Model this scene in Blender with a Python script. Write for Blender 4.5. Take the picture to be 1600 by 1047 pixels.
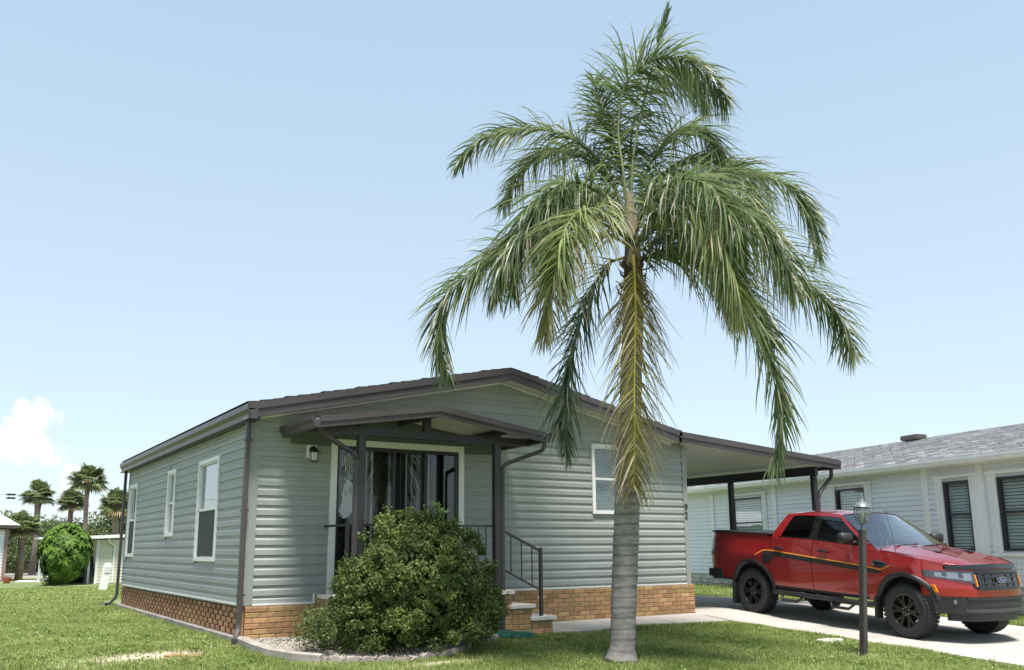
import bpy, math, random
import numpy as np
from mathutils import Vector, Matrix
for o in list(bpy.data.objects): bpy.data.objects.remove(o)
scene = bpy.context.scene
C = scene.collection
R = math.radians
rng = np.random.default_rng(7); random.seed(7)

# ------------------------------------------------------------------ camera
YAW, PIT, ROL = .5727, .195, -.0074
fw = Vector((math.sin(YAW)*math.cos(PIT), math.cos(YAW)*math.cos(PIT), math.sin(PIT)))
rt0 = Vector((math.cos(YAW), -math.sin(YAW), 0)); up0 = rt0.cross(fw)
rt = rt0*math.cos(ROL)+up0*math.sin(ROL); up = -rt0*math.sin(ROL)+up0*math.cos(ROL)
cam = bpy.data.cameras.new('camera'); co = bpy.data.objects.new('camera', cam); C.objects.link(co)
m = Matrix.Identity(4)
for i in range(3):
    m[i][0] = rt[i]; m[i][1] = up[i]; m[i][2] = -fw[i]
m[0][3], m[1][3], m[2][3] = -3.3456, -11.4407, 1.12
co.matrix_world = m
cam.sensor_width = 36; cam.lens = 36*1376/1600; cam.shift_y = (584.2-523.5)/1600
cam.clip_start = .1; cam.clip_end = 5000
scene.camera = co
scene.render.resolution_x = 1024; scene.render.resolution_y = 670

# ------------------------------------------------------------------ sky, sun, exposure
SUN_AZ = Vector((-.24, -1, 0)).normalized(); SUN_EL = R(71)
sd = Vector((SUN_AZ.x*math.cos(SUN_EL), SUN_AZ.y*math.cos(SUN_EL), math.sin(SUN_EL)))
world = bpy.data.worlds.new('World'); scene.world = world; world.use_nodes = True
wt = world.node_tree; wn = wt.nodes; wl = wt.links
bg = wn['Background']; bg.inputs['Strength'].default_value = .15
sky = wn.new('ShaderNodeTexSky'); sky.sky_type = 'NISHITA'; sky.sun_disc = False
sky.sun_elevation = SUN_EL; sky.sun_rotation = math.atan2(SUN_AZ.x, SUN_AZ.y)
sky.air_density = 1.0; sky.dust_density = .7; sky.ozone_density = 1.3; sky.altitude = 0
# soft fair-weather clouds low over the horizon, all the way round
tc = wn.new('ShaderNodeTexCoord'); sep = wn.new('ShaderNodeSeparateXYZ'); wl.new(tc.outputs['Generated'], sep.inputs[0])
def wmath(op, a, b=None, clamp=False):
    n = wn.new('ShaderNodeMath'); n.operation = op; n.use_clamp = clamp
    for i, v in enumerate((a, b)):
        if v is None: continue
        if isinstance(v, (int, float)): n.inputs[i].default_value = v
        else: wl.new(v, n.inputs[i])
    return n.outputs[0]
cl_noise = wn.new('ShaderNodeTexNoise'); cl_noise.inputs['Scale'].default_value = 24; cl_noise.inputs['Detail'].default_value = 7; cl_noise.inputs['Roughness'].default_value = .55
wl.new(tc.outputs['Generated'], cl_noise.inputs['Vector'])
cloud = None
for az, el, r, k in [(-29.3, 6.7, 2.0, 1), (-30.6, 6.2, 2.2, 1), (-28.3, 5.9, 1.5, .9), (-29.6, 5.4, 1.8, .9), (-26.6, 3.4, 1.6, .7), (-62, 8, 5, 1), (-72, 11, 6, 1), (-120, 9, 7, 1), (-138, 12, 6, 1), (150, 9, 7, 1), (120, 12, 6, 1), (96, 8, 5, 1), (178, 14, 7, 1)]:
    a = YAW+R(az); e = R(el)
    v = wn.new('ShaderNodeVectorMath'); v.operation = 'DISTANCE'; wl.new(tc.outputs['Generated'], v.inputs[0])
    v.inputs[1].default_value = (math.sin(a)*math.cos(e), math.cos(a)*math.cos(e), math.sin(e))
    d = wmath('MULTIPLY', wmath('SUBTRACT', 1, wmath('DIVIDE', v.outputs['Value'], R(r)*1.3)), k, True)
    cloud = d if cloud is None else wmath('MAXIMUM', cloud, d)
cm = wmath('SUBTRACT', wmath('ADD', wmath('MULTIPLY', cloud, .9), wmath('MULTIPLY', wmath('SUBTRACT', cl_noise.outputs['Fac'], .5), 2.3)), .30)
cm = wmath('MULTIPLY', wmath('MULTIPLY', wmath('MULTIPLY', cm, 4.5, True), wmath('MULTIPLY', cloud, 4, True)), .8)
mixc = wn.new('ShaderNodeMixRGB'); wl.new(cm, mixc.inputs[0]); wl.new(sky.outputs[0], mixc.inputs[1]); mixc.inputs[2].default_value = (3.5, 3.52, 3.6, 1)
wl.new(mixc.outputs[0], bg.inputs['Color'])
# thin humid haze veiling the blue evenly round the whole sky
hz = wn.new('ShaderNodeMapRange'); wl.new(sep.outputs['Z'], hz.inputs[0]); hz.inputs[1].default_value = .0; hz.inputs[2].default_value = .75
hc = wn.new('ShaderNodeMixRGB'); wl.new(hz.outputs[0], hc.inputs[0]); hc.inputs[1].default_value = (2.38, 2.78, 2.96, 1); hc.inputs[2].default_value = (1.47, 2.02, 2.65, 1)
hm = wn.new('ShaderNodeMixRGB'); hm.inputs[0].default_value = .8; wl.new(sky.outputs[0], hm.inputs[1]); wl.new(hc.outputs[0], hm.inputs[2]); wl.new(hm.outputs[0], mixc.inputs[1])
sl = bpy.data.lights.new('sun', 'SUN'); sl.energy = 4.0; sl.angle = R(15); sl.color = (1, .95, .87)
so = bpy.data.objects.new('sun', sl); C.objects.link(so)
so.rotation_euler = sd.to_track_quat('Z', 'Y').to_euler(); so.location = (0, 0, 30)
scene.view_settings.view_transform = 'Standard'; scene.view_settings.look = 'None'
scene.view_settings.exposure = 1.05; scene.view_settings.gamma = 1

# ------------------------------------------------------------------ helpers
def G(x, y):
    """ground height"""
    x = np.asarray(x, float); y = np.asarray(y, float)
    f = np.clip((-y-.2)/.6, 0, 1)
    front = np.where(y < 0, np.maximum(-.03*f+.05*y, -.42), 0)
    back = -.44*np.clip((y-9)/27, 0, 1)
    return front+back
def g(x, y): return float(G(x, y))
def ss(e0, e1, x):
    t = min(max((x-e0)/(e1-e0), 0), 1); return t*t*(3-2*t)

class MB:
    def __init__(s): s.v = []; s.f = []; s.mi = []; s.cur = 0
    def add(s, vs, fs):
        b = len(s.v); s.v += [tuple(p) for p in vs]
        for f in fs: s.f.append([b+i for i in f]); s.mi.append(s.cur)
        return s
    def box(s, x0, x1, y0, y1, z0, z1):
        return s.add([(x0,y0,z0),(x1,y0,z0),(x1,y1,z0),(x0,y1,z0),(x0,y0,z1),(x1,y0,z1),(x1,y1,z1),(x0,y1,z1)],
                     [(3,2,1,0),(4,5,6,7),(0,1,5,4),(1,2,6,5),(2,3,7,6),(3,0,4,7)])
    def bbox(s, x0, x1, y0, y1, z0, z1, b=.01):
        """box with bevelled vertical + top edges"""
        p = [(x0+b,y0),(x1-b,y0),(x1,y0+b),(x1,y1-b),(x1-b,y1),(x0+b,y1),(x0,y1-b),(x0,y0+b)]
        cx, cy = (x0+x1)/2, (y0+y1)/2
        q = [(cx+(x-cx)*(1-2*b/(x1-x0)), cy+(y-cy)*(1-2*b/(y1-y0))) for x, y in p]
        vs = [(x,y,z0) for x,y in q]+[(x,y,z0+b) for x,y in p]+[(x,y,z1-b) for x,y in p]+[(x,y,z1) for x,y in q]
        fs = [tuple(range(7,-1,-1)), tuple(range(24,32))]
        for k in range(3):
            for i in range(8): fs.append((k*8+i, k*8+(i+1)%8, k*8+8+(i+1)%8, k*8+8+i))
        return s.add(vs, fs)
    def prism(s, poly, fn, a, b):
        """polygon (u,v) extruded between a and b; fn(u,v,w)->xyz"""
        n = len(poly)
        vs = [fn(u,v,a) for u,v in poly]+[fn(u,v,b) for u,v in poly]
        fs = [tuple(range(n-1,-1,-1)), tuple(range(n,2*n))]+[(i,(i+1)%n,n+(i+1)%n,n+i) for i in range(n)]
        return s.add(vs, fs)
    def sweep(s, path, prof, upv=(0,0,1), cap=True):
        """profile [(a,b)] swept along path; a = side, b = up"""
        path = [Vector(p) for p in path]; n = len(prof); vs = []; fs = []
        for i, p in enumerate(path):
            t = ((path[i+1]-p).normalized() if i < len(path)-1 else Vector((0,0,0)))+((p-path[i-1]).normalized() if i else Vector((0,0,0)))
            t.normalize(); u = Vector(upv)
            if abs(t.dot(u)) > .98: u = Vector((0,1,0)) if abs(t.y) < .9 else Vector((1,0,0))
            sd_ = t.cross(u).normalized(); u2 = sd_.cross(t)
            vs += [p+sd_*a+u2*b for a,b in prof]
        for i in range(len(path)-1):
            for j in range(n): fs.append((i*n+j, i*n+(j+1)%n, (i+1)*n+(j+1)%n, (i+1)*n+j))
        if cap: fs += [tuple(range(n-1,-1,-1)), tuple(range((len(path)-1)*n, len(path)*n))]
        return s.add(vs, fs)
    def tube(s, path, r, n=8, cap=True):
        rs = r if isinstance(r, (list, tuple)) else [r]*len(path)
        path = [Vector(p) for p in path]; vs = []; fs = []; pu = None
        for i, p in enumerate(path):
            t = ((path[i+1]-p) if i < len(path)-1 else (p-path[i-1]))
            if 0 < i < len(path)-1: t = (path[i+1]-path[i-1])
            t.normalize()
            u = pu if pu is not None else (Vector((0,0,1)) if abs(t.z) < .9 else Vector((1,0,0)))
            sd_ = t.cross(u).normalized(); u2 = sd_.cross(t).normalized(); pu = u2
            vs += [p+(sd_*math.cos(k*2*math.pi/n)+u2*math.sin(k*2*math.pi/n))*rs[i] for k in range(n)]
        for i in range(len(path)-1):
            for j in range(n): fs.append((i*n+j, i*n+(j+1)%n, (i+1)*n+(j+1)%n, (i+1)*n+j))
        if cap: fs += [tuple(range(n-1,-1,-1)), tuple(range((len(path)-1)*n, len(path)*n))]
        return s.add(vs, fs)
    def lathe(s, prof, n=16, c=(0,0,0), axis='z', cap=True):
        vs = []; fs = []
        for r, h in prof:
            for k in range(n):
                a = k*2*math.pi/n; x, y = r*math.cos(a), r*math.sin(a)
                vs.append({'z':(c[0]+x,c[1]+y,c[2]+h),'y':(c[0]+x,c[1]+h,c[2]+y),'x':(c[0]+h,c[1]+x,c[2]+y)}[axis])
        for i in range(len(prof)-1):
            for j in range(n): fs.append((i*n+j, i*n+(j+1)%n, (i+1)*n+(j+1)%n, (i+1)*n+j))
        if cap: fs += [tuple(range(n-1,-1,-1)), tuple(range((len(prof)-1)*n, len(prof)*n))]
        return s.add(vs, fs)
    def xf(s, fn):
        s.v = [tuple(fn(Vector(p))) for p in s.v]; return s
    def mesh(s, name, mat=None, smooth=False, recalc=True):
        me = bpy.data.meshes.new(name); me.from_pydata(s.v, [], s.f)
        for m_ in (mat if isinstance(mat, (list, tuple)) else [mat]):
            if m_: me.materials.append(m_)
        if isinstance(mat, (list, tuple)): me.polygons.foreach_set('material_index', s.mi)
        if recalc:
            import bmesh
            bm = bmesh.new(); bm.from_mesh(me); bmesh.ops.recalc_face_normals(bm, faces=bm.faces); bm.to_mesh(me); bm.free()
        if smooth:
            me.polygons.foreach_set('use_smooth', [True]*len(me.polygons))
            if smooth != True: me.set_sharp_from_angle(angle=R(smooth))
        me.update(); return me
    def build(s, name, mat, parent=None, smooth=False, recalc=True):
        o = bpy.data.objects.new(name, s.mesh(name, mat, smooth, recalc)); C.objects.link(o)
        if parent: o.parent = parent
        return o
def np_mesh(name, verts, faces, mat, parent=None, smooth=False):
    """verts (n,3), faces (m,k) arrays with equal k"""
    me = bpy.data.meshes.new(name); k = faces.shape[1]
    me.vertices.add(len(verts)); me.vertices.foreach_set('co', np.ascontiguousarray(verts, np.float32).ravel())
    me.loops.add(faces.size); me.loops.foreach_set('vertex_index', np.ascontiguousarray(faces, np.int32).ravel())
    me.polygons.add(len(faces)); me.polygons.foreach_set('loop_start', np.arange(0, faces.size, k, dtype=np.int32))
    if smooth: me.polygons.foreach_set('use_smooth', np.ones(len(faces), bool))
    me.update(calc_edges=True); me.validate()
    if mat: me.materials.append(mat)
    o = bpy.data.objects.new(name, me); C.objects.link(o)
    if parent: o.parent = parent
    return o
def tag(o, label, cat, group=None):
    o['label'] = label; o['category'] = cat
    if group: o['group'] = group
    return o
def empty(name, label, cat, loc=(0,0,0), group=None):
    o = bpy.data.objects.new(name, None); C.objects.link(o); o.location = loc; o.empty_display_size = .2
    return tag(o, label, cat, group)
def struct(o): o['kind'] = 'structure'; return o
def inst(src, name, parent, loc=(0,0,0), rot=(0,0,0), scale=(1,1,1)):
    o = bpy.data.objects.new(name, src); C.objects.link(o); o.parent = parent
    o.location = loc; o.rotation_euler = rot; o.scale = scale; return o

# ------------------------------------------------------------------ materials
def mat(name, col, rough=.6, metal=0, var=.0, vscale=3, bump=0, bscale=40, rnd=0, spec=.5, coat=0, col2=None, detail=4, hue=0, stretch=None, dirt=None, trans=0, rnd_hue=0):
    """principled material with noise colour variation, object-random variation and fine bump"""
    M = bpy.data.materials.new(name); M.use_nodes = True; nt = M.node_tree; N = nt.nodes; L = nt.links; P = N['Principled BSDF']
    P.inputs['Roughness'].default_value = rough; P.inputs['Metallic'].default_value = metal
    P.inputs['Specular IOR Level'].default_value = spec
    if coat: P.inputs['Coat Weight'].default_value = coat; P.inputs['Coat Roughness'].default_value = .04
    if trans: P.inputs['Transmission Weight'].default_value = trans
    tc = N.new('ShaderNodeTexCoord'); vec = tc.outputs['Object']
    if stretch:
        mp = N.new('ShaderNodeMapping'); mp.inputs['Scale'].default_value = stretch; L.new(vec, mp.inputs[0]); vec = mp.outputs[0]
    out = None
    c4 = (*col, 1)
    if var or col2:
        nz = N.new('ShaderNodeTexNoise'); nz.inputs['Scale'].default_value = vscale; nz.inputs['Detail'].default_value = detail; L.new(vec, nz.inputs['Vector'])
        rp = N.new('ShaderNodeValToRGB'); L.new(nz.outputs['Fac'], rp.inputs[0])
        a = rp.color_ramp.elements[0]; b = rp.color_ramp.elements[1]; a.position = .32; b.position = .68
        if col2: a.color = c4; b.color = (*col2, 1)
        else: a.color = tuple(max(0, c*(1-var)) for c in col)+(1,); b.color = tuple(min(1, c*(1+var)) for c in col)+(1,)
        out = rp.outputs[0]
    if rnd or rnd_hue:
        oi = N.new('ShaderNodeObjectInfo'); hs = N.new('ShaderNodeHueSaturation')
        mr = N.new('ShaderNodeMapRange'); L.new(oi.outputs['Random'], mr.inputs[0]); mr.inputs[3].default_value = 1-rnd; mr.inputs[4].default_value = 1+rnd
        L.new(mr.outputs[0], hs.inputs['Value'])
        if rnd_hue:
            m2 = N.new('ShaderNodeMath'); m2.operation = 'MULTIPLY'; L.new(oi.outputs['Random'], m2.inputs[0]); m2.inputs[1].default_value = 7.31
            m3 = N.new('ShaderNodeMath'); m3.operation = 'FRACT'; L.new(m2.outputs[0], m3.inputs[0])
            m4 = N.new('ShaderNodeMapRange'); L.new(m3.outputs[0], m4.inputs[0]); m4.inputs[3].default_value = .5-rnd_hue; m4.inputs[4].default_value = .5+rnd_hue
            L.new(m4.outputs[0], hs.inputs['Hue'])
        if out: L.new(out, hs.inputs['Color'])
        else: hs.inputs['Color'].default_value = c4
        out = hs.outputs[0]
    if dirt:
        dz = N.new('ShaderNodeTexNoise'); dz.inputs['Scale'].default_value = dirt[2]; dz.inputs['Detail'].default_value = 6; dz.inputs['Roughness'].default_value = .65; L.new(tc.outputs['Object'], dz.inputs['Vector'])
        dr = N.new('ShaderNodeMapRange'); L.new(dz.outputs['Fac'], dr.inputs[0]); dr.inputs[1].default_value = .52; dr.inputs[2].default_value = .75; dr.inputs[4].default_value = dirt[1]
        mx = N.new('ShaderNodeMixRGB'); L.new(dr.outputs[0], mx.inputs[0])
        if out: L.new(out, mx.inputs[1])
        else: mx.inputs[1].default_value = c4
        mx.inputs[2].default_value = (*dirt[0], 1); out = mx.outputs[0]
    if out: L.new(out, P.inputs['Base Color'])
    else: P.inputs['Base Color'].default_value = c4
    if bump:
        bz = N.new('ShaderNodeTexNoise'); bz.inputs['Scale'].default_value = bscale; bz.inputs['Detail'].default_value = 5; L.new(vec, bz.inputs['Vector'])
        bp = N.new('ShaderNodeBump'); bp.inputs['Strength'].default_value = bump; bp.inputs['Distance'].default_value = .01; L.new(bz.outputs['Fac'], bp.inputs['Height']); L.new(bp.outputs[0], P.inputs['Normal'])
    return M
def glass_mat(name, tint=(1,1,1), refl=1.0, rough=.0, opac=.0):
    """thin window glass: fresnel reflection over a clear, tinted see-through"""
    M = bpy.data.materials.new(name); M.use_nodes = True; nt = M.node_tree; N = nt.nodes; L = nt.links
    N.remove(N['Principled BSDF']); out = N['Material Output']
    tr = N.new('ShaderNodeBsdfTransparent'); tr.inputs[0].default_value = (*tint, 1)
    gl = N.new('ShaderNodeBsdfGlossy'); gl.inputs['Roughness'].default_value = rough
    fc = N.new('ShaderNodeLayerWeight'); fc.inputs[0].default_value = .5; pw = N.new('ShaderNodeMath'); pw.operation = 'POWER'; L.new(fc.outputs['Facing'], pw.inputs[0]); pw.inputs[1].default_value = 4.5
    fr = N.new('ShaderNodeMath'); fr.operation = 'MULTIPLY_ADD'; L.new(pw.outputs[0], fr.inputs[0]); fr.inputs[1].default_value = .9; fr.inputs[2].default_value = .05   # Schlick, the same from both sides
    mu = N.new('ShaderNodeMath'); mu.operation = 'MULTIPLY_ADD'; mu.use_clamp = True; L.new(fr.outputs[0], mu.inputs[0]); mu.inputs[1].default_value = 1.7*refl; mu.inputs[2].default_value = opac
    mx = N.new('ShaderNodeMixShader'); L.new(mu.outputs[0], mx.inputs[0]); L.new(tr.outputs[0], mx.inputs[1]); L.new(gl.outputs[0], mx.inputs[2]); L.new(mx.outputs[0], out.inputs[0])
    return M
def leaf_mat(name, col, col2, rough=.45, trans=.35, scale=2.0, rnd=.0, spec=.4, lscale=None):
    """foliage: two-tone noise colour, part of the light passes through the leaf"""
    M = bpy.data.materials.new(name); M.use_nodes = True; nt = M.node_tree; N = nt.nodes; L = nt.links; P = N['Principled BSDF']; out = N['Material Output']
    tc = N.new('ShaderNodeTexCoord'); nz = N.new('ShaderNodeTexNoise'); nz.inputs['Scale'].default_value = scale; nz.inputs['Detail'].default_value = 5; nz.inputs['Roughness'].default_value = .65; L.new(tc.outputs['Object'], nz.inputs['Vector'])
    rp = N.new('ShaderNodeValToRGB'); rp.color_ramp.elements[0].position = .35; rp.color_ramp.elements[1].position = .66
    rp.color_ramp.elements[0].color = (*col, 1); rp.color_ramp.elements[1].color = (*col2, 1); L.new(nz.outputs['Fac'], rp.inputs[0])
    c = rp.outputs[0]
    ge = N.new('ShaderNodeNewGeometry'); hs = N.new('ShaderNodeHueSaturation'); mr = N.new('ShaderNodeMapRange'); L.new(ge.outputs['Random Per Island'], mr.inputs[0]); mr.inputs[3].default_value = 1-rnd; mr.inputs[4].default_value = 1+rnd
    L.new(mr.outputs[0], hs.inputs['Value']); L.new(c, hs.inputs['Color']); c = hs.outputs[0]
    L.new(c, P.inputs['Base Color']); P.inputs['Roughness'].default_value = rough; P.inputs['Specular IOR Level'].default_value = spec
    tl = N.new('ShaderNodeBsdfTranslucent'); L.new(c, tl.inputs[0]); mx = N.new('ShaderNodeMixShader'); mx.inputs[0].default_value = trans
    L.new(P.outputs[0], mx.inputs[1]); L.new(tl.outputs[0], mx.inputs[2]); L.new(mx.outputs[0], out.inputs[0])
    return M

SAGE = mat('sage_vinyl', (.295,.315,.30), .55, var=.05, vscale=1.2, bump=.05, bscale=60, rnd=.03, dirt=((.20,.21,.195), .35, .9))
SAGE_TRIM = mat('sage_trim', (.275,.29,.272), .5, var=.04)
BROWN = mat('brown_aluminium', (.062,.052,.055), .38, var=.12, vscale=2, spec=.5)
DARK = mat('dark_bronze_metal', (.03,.028,.034), .4, var=.1, vscale=3)
SHINGLE = mat('dark_shingle', (.045,.043,.048), .9, var=.4, vscale=25, bump=.5, bscale=80)
WHITE = mat('white_vinyl', (.74,.74,.73), .45, var=.03, vscale=2)
CREAMW = mat('cream_soffit', (.60,.58,.52), .6, var=.04, vscale=2)
BRICK = mat('tan_brick', (.36,.20,.085), .85, col2=(.46,.29,.14), vscale=6, bump=.4, bscale=60, rnd=.28, rnd_hue=.018, dirt=((.17,.10,.06), .5, 9))
BRICK_RED = mat('reddish_brick', (.30,.145,.075), .85, col2=(.42,.24,.12), vscale=6, bump=.4, bscale=60, rnd=.28, rnd_hue=.015, dirt=((.12,.07,.05), .5, 9))
MORTAR = mat('mortar', (.30,.22,.14), .95, var=.2, vscale=12, bump=.4, bscale=90)
CONC = mat('concrete', (.39,.365,.33), .9, var=.10, vscale=1.3, bump=.25, bscale=70, dirt=((.24,.22,.20), .6, .9), detail=8, rnd=.06)
CONC_W = mat('pale_cast_concrete', (.60,.56,.50), .9, var=.1, vscale=6, bump=.3, bscale=60)
CONC_OLD = mat('weathered_concrete', (.30,.27,.235), .95, var=.25, vscale=5, bump=.5, bscale=40, dirt=((.16,.14,.12), .6, 4))
INSIDE = mat('dim_interior', (.05,.05,.055), .9)
SCREEN = mat('insect_screen', (.035,.038,.045), .7)
BLIND = mat('white_blind', (.80,.80,.78), .6)
PANE = glass_mat('window_glass', (.86,.9,.9))
PANE_DARK = glass_mat('tinted_glass', (.85,.87,.88), .55)
# ------------------------------------------------------------------ ground
def ground_mat():
    M = mat('lawn_soil', (.11,.15,.045), .95, col2=(.16,.20,.07), vscale=3, detail=8, bump=.6, bscale=30, dirt=((.30,.255,.19), .75, .8))
    return M
LAWN = ground_mat()
def axis_pts(lo, hi, c0, c1, step):
    a = list(np.arange(c0, c1+1e-6, step)); d = step; x = c0
    while x > lo: d *= 1.35; x -= d; a.insert(0, max(x, lo))
    d = step; x = c1
    while x < hi: d *= 1.35; x += d; a.append(min(x, hi))
    return np.array(a)
gx = axis_pts(-2500, 2500, -9, 16, .25); gy = axis_pts(-2500, 2500, -9, 14, .25)
XX, YY = np.meshgrid(gx, gy, indexing='ij')
def lawn_bumps(X, Y):
    return .012*np.sin(X*1.7+.6)*np.sin(Y*1.3)+.008*np.sin(X*4.1+Y*2.3)
ZZ = G(XX, YY)-.02+np.where((np.abs(XX) < 40) & (np.abs(YY) < 40), lawn_bumps(XX, YY), 0)
n0, n1 = XX.shape
idx = np.arange(n0*n1).reshape(n0, n1)
gf = np.stack([idx[:-1,:-1], idx[1:,:-1], idx[1:,1:], idx[:-1,1:]], -1).reshape(-1, 4)
struct(np_mesh('ground', np.stack([XX, YY, ZZ], -1).reshape(-1, 3), gf, LAWN, smooth=True))

def sheet(name, xs, ys, dz, material, thick=.12, edge=None):
    """concrete slab following the ground"""
    mb = MB(); nx, ny = len(xs), len(ys)
    top = [(x, y, g(x, y)+dz) for x in xs for y in ys]; bot = [(x, y, z-thick) for x, y, z in top]
    fs = []
    I = lambda i, j: i*ny+j
    for i in range(nx-1):
        for j in range(ny-1): fs.append((I(i,j), I(i+1,j), I(i+1,j+1), I(i,j+1)))
    n = nx*ny
    for i in range(nx-1): fs += [(I(i,0), n+I(i,0), n+I(i+1,0), I(i+1,0)), (I(i,ny-1), I(i+1,ny-1), n+I(i+1,ny-1), n+I(i,ny-1))]
    for j in range(ny-1): fs += [(I(0,j), I(0,j+1), n+I(0,j+1), n+I(0,j)), (I(nx-1,j), n+I(nx-1,j), n+I(nx-1,j+1), I(nx-1,j+1))]
    mb.add(top+bot, fs)
    return mb
# driveway: poured bays with narrow joints, each bay a slab
drv = struct(bpy.data.objects.new('driveway', None)); C.objects.link(drv)
ys = [6.2, 3.2, .15, -2.9, -5.9, -8.9]
for a, b in zip(ys[:-1], ys[1:]):
    for x0, x1 in ((7.66, 9.64), (9.652, 11.62)):
        yy = np.linspace(b+.006, a-.006, 7)
        sheet('slab', np.linspace(x0, x1, 4), yy, .012, CONC).build('slab', CONC, drv)
wlk = struct(bpy.data.objects.new('walkway', None)); C.objects.link(wlk)
xs = [3.25, 4.35, 5.45, 6.55, 7.65]
for a, b in zip(xs[:-1], xs[1:]):
    sheet('slab', np.linspace(a+.006, b-.006, 4), np.linspace(-.86, -.02, 4), .008, CONC).build('slab', CONC, wlk)

# ------------------------------------------------------------------ the house
W, D, BH = 7.64, 8.72, .127
ZH = 1.18
EAVE_Z, RIDGE_X, RIDGE_Z, SL = 2.94, 3.82, 3.81, .2186
def roof_z(x): return RIDGE_Z-SL*abs(x-RIDGE_X)
house = empty('mobile_home', 'sage green single-storey home with brown trim and tan brick skirting', 'house')
DOOR = (1.07, 3.14, .52, 2.60); WIN = (5.55, 6.38, 1.65, 2.79)
WL = [(1.47, 2.65, .96, 2.46), (4.24, 4.84, 1.35, 2.48), (7.65, 8.50, 1.0, 2.45)]
def board_profile(h, d=.019):
    """dutch-lap: (out, z)"""
    return [(0, 0), (d, .0), (d*.92, h*.50), (d*.30, h*.66), (d*.25, h), (0, h)]
def cut(spans, a, b):
    out = []
    for s0, s1 in spans:
        if b <= s0 or a >= s1: out.append((s0, s1)); continue
        if a > s0: out.append((s0, a))
        if b < s1: out.append((b, s1))
    return out
def courses(z0, z1, wide_from=None):
    zs = []; k = -6
    while True:
        z = ZH+BH*k
        if wide_from and z > wide_from: break
        if z > z1: break
        if z+BH > z0: zs.append((max(z, z0), min(z+BH, z1)))
        k += 1
    if wide_from:
        while z < z1: zs.append((z, min(z+.2, z1))); z += .2
    return zs
# front wall: every course a board of its own, cut round the openings and to the gable
for z0, z1 in courses(.445, 3.70, 2.90):
    zt = 3.62
    if z0 > roof_z(RIDGE_X)-.22: continue
    h = z1-z0
    reach = lambda z: min(RIDGE_X-.09, (RIDGE_Z-.14-z)/SL) if z > 2.6 else 99
    hb, ht = min(reach(z0), 3.74), min(max(reach(z1), .02), 3.74)
    spans = [(RIDGE_X-hb, RIDGE_X+hb)]
    x_lo, x_hi = .09, W-.09
    spans = [(max(a, x_lo), min(b, x_hi)) for a, b in spans]
    if z0 < .50: spans = [(x_lo, .90)]
    elif z0 < .51+.1: pass
    if z0 < DOOR[3] and z1 > DOOR[2]: spans = cut(spans, DOOR[0]+.02, DOOR[1]-.02)
    if z0 < WIN[3]-.02 and z1 > WIN[2]+.02: spans = cut(spans, WIN[0]+.02, WIN[1]-.02)
    if h < .02: continue
    sp2 = []
    for a, b in spans:      # lap joints in the long runs
        c_ = a+(b-a)*random.choice((.36, .44, .55, .63))
        sp2 += [(a, c_, 0), (c_-.02, b, .0016)] if b-a > 2.6 else [(a, b, 0)]
    for a, b, jo in sp2:
        a2 = max(a, RIDGE_X-ht); b2 = min(b, RIDGE_X+ht)
        pr = board_profile(h); mb = MB(); n = len(pr)
        a2 = max(a2, a); b2 = min(b2, b)
        vs = [((a if v < h*.5 else a2), -.002-jo-o, z0+v) for o, v in pr]+[((b if v < h*.5 else b2), -.002-jo-o, z0+v) for o, v in pr]
        mb.add(vs, [tuple(range(n)), tuple(range(2*n-1, n-1, -1))]+[(i, n+i, n+(i+1)%n, (i+1)%n) for i in range(n)])
        mb.build('siding_board', SAGE, house)
# left side wall
for z0, z1 in courses(.445, 2.80):
    h = z1-z0
    spans = [(.10, D-.06)]
    for a, b, c, d in WL:
        if z0 < d-.02 and z1 > c+.02: spans = cut(spans, a+.02, b-.02)
    if h < .02: continue
    sp2 = []
    for a, b in spans:
        c_ = a+(b-a)*random.choice((.36, .44, .55, .63))
        sp2 += [(a, c_, 0), (c_-.02, b, .0016)] if b-a > 2.6 else [(a, b, 0)]
    for a, b, jo in sp2:
        pr = board_profile(h); MB().prism(pr, lambda u, v, w: (-.002-jo-u, w, z0+v), a, b).build('siding_board', SAGE, house)
# structural shell behind the boards, with true openings
def wall_with_holes(fn, a0, a1, z0, top, holes, th):
    mb = MB(); xs = sorted({a0, a1, *[h[0]+.03 for h in holes], *[h[1]-.03 for h in holes]})
    for xa, xb in zip(xs[:-1], xs[1:]):
        hz = [(h[2]+.03, h[3]-.03) for h in holes if h[0] < (xa+xb)/2 < h[1]]
        segs = [(z0, hz[0][0]), (hz[0][1], None)] if hz else [(z0, None)]
        for za, zb in segs:
            pts = [(xa, za), (xb, za), (xb, zb if zb else top(xb)), (xa, zb if zb else top(xa))]
            if not zb and xa < RIDGE_X < xb and top(RIDGE_X) > top(xa)+.01: pts.insert(3, (RIDGE_X, top(RIDGE_X)))
            mb.prism(pts, fn, 0, th)
    return mb
wall_with_holes(lambda u, v, w: (u, w, v), .0, W, .40, lambda x: min(roof_z(x)-.10, 3.7), [DOOR, WIN], .10).build('wall', SAGE_TRIM, house)
wall_with_holes(lambda u, v, w: (w, u, v), .101, D, .40, lambda x: 2.82, WL, .10).build('wall', SAGE_TRIM, house)
MB().box(W-.1, W, .101, D, .05, 2.95).build('wall', SAGE, house)
MB().box(.101, W-.101, D-.1, D-.001, .05, 2.85).build('wall', SAGE, house)
MB().box(.11, W-.11, .11, D-.11, .38, .44).build('floor', INSIDE, house)
MB().box(.101, W-.101, 2.6, 2.66, .45, 2.7).build('partition', mat('interior_wall', (.22,.21,.20), .9), house)
MB().box(.11, W-.11, .11, D-.11, 2.80, 2.83).build('ceiling', INSIDE, house)
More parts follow.
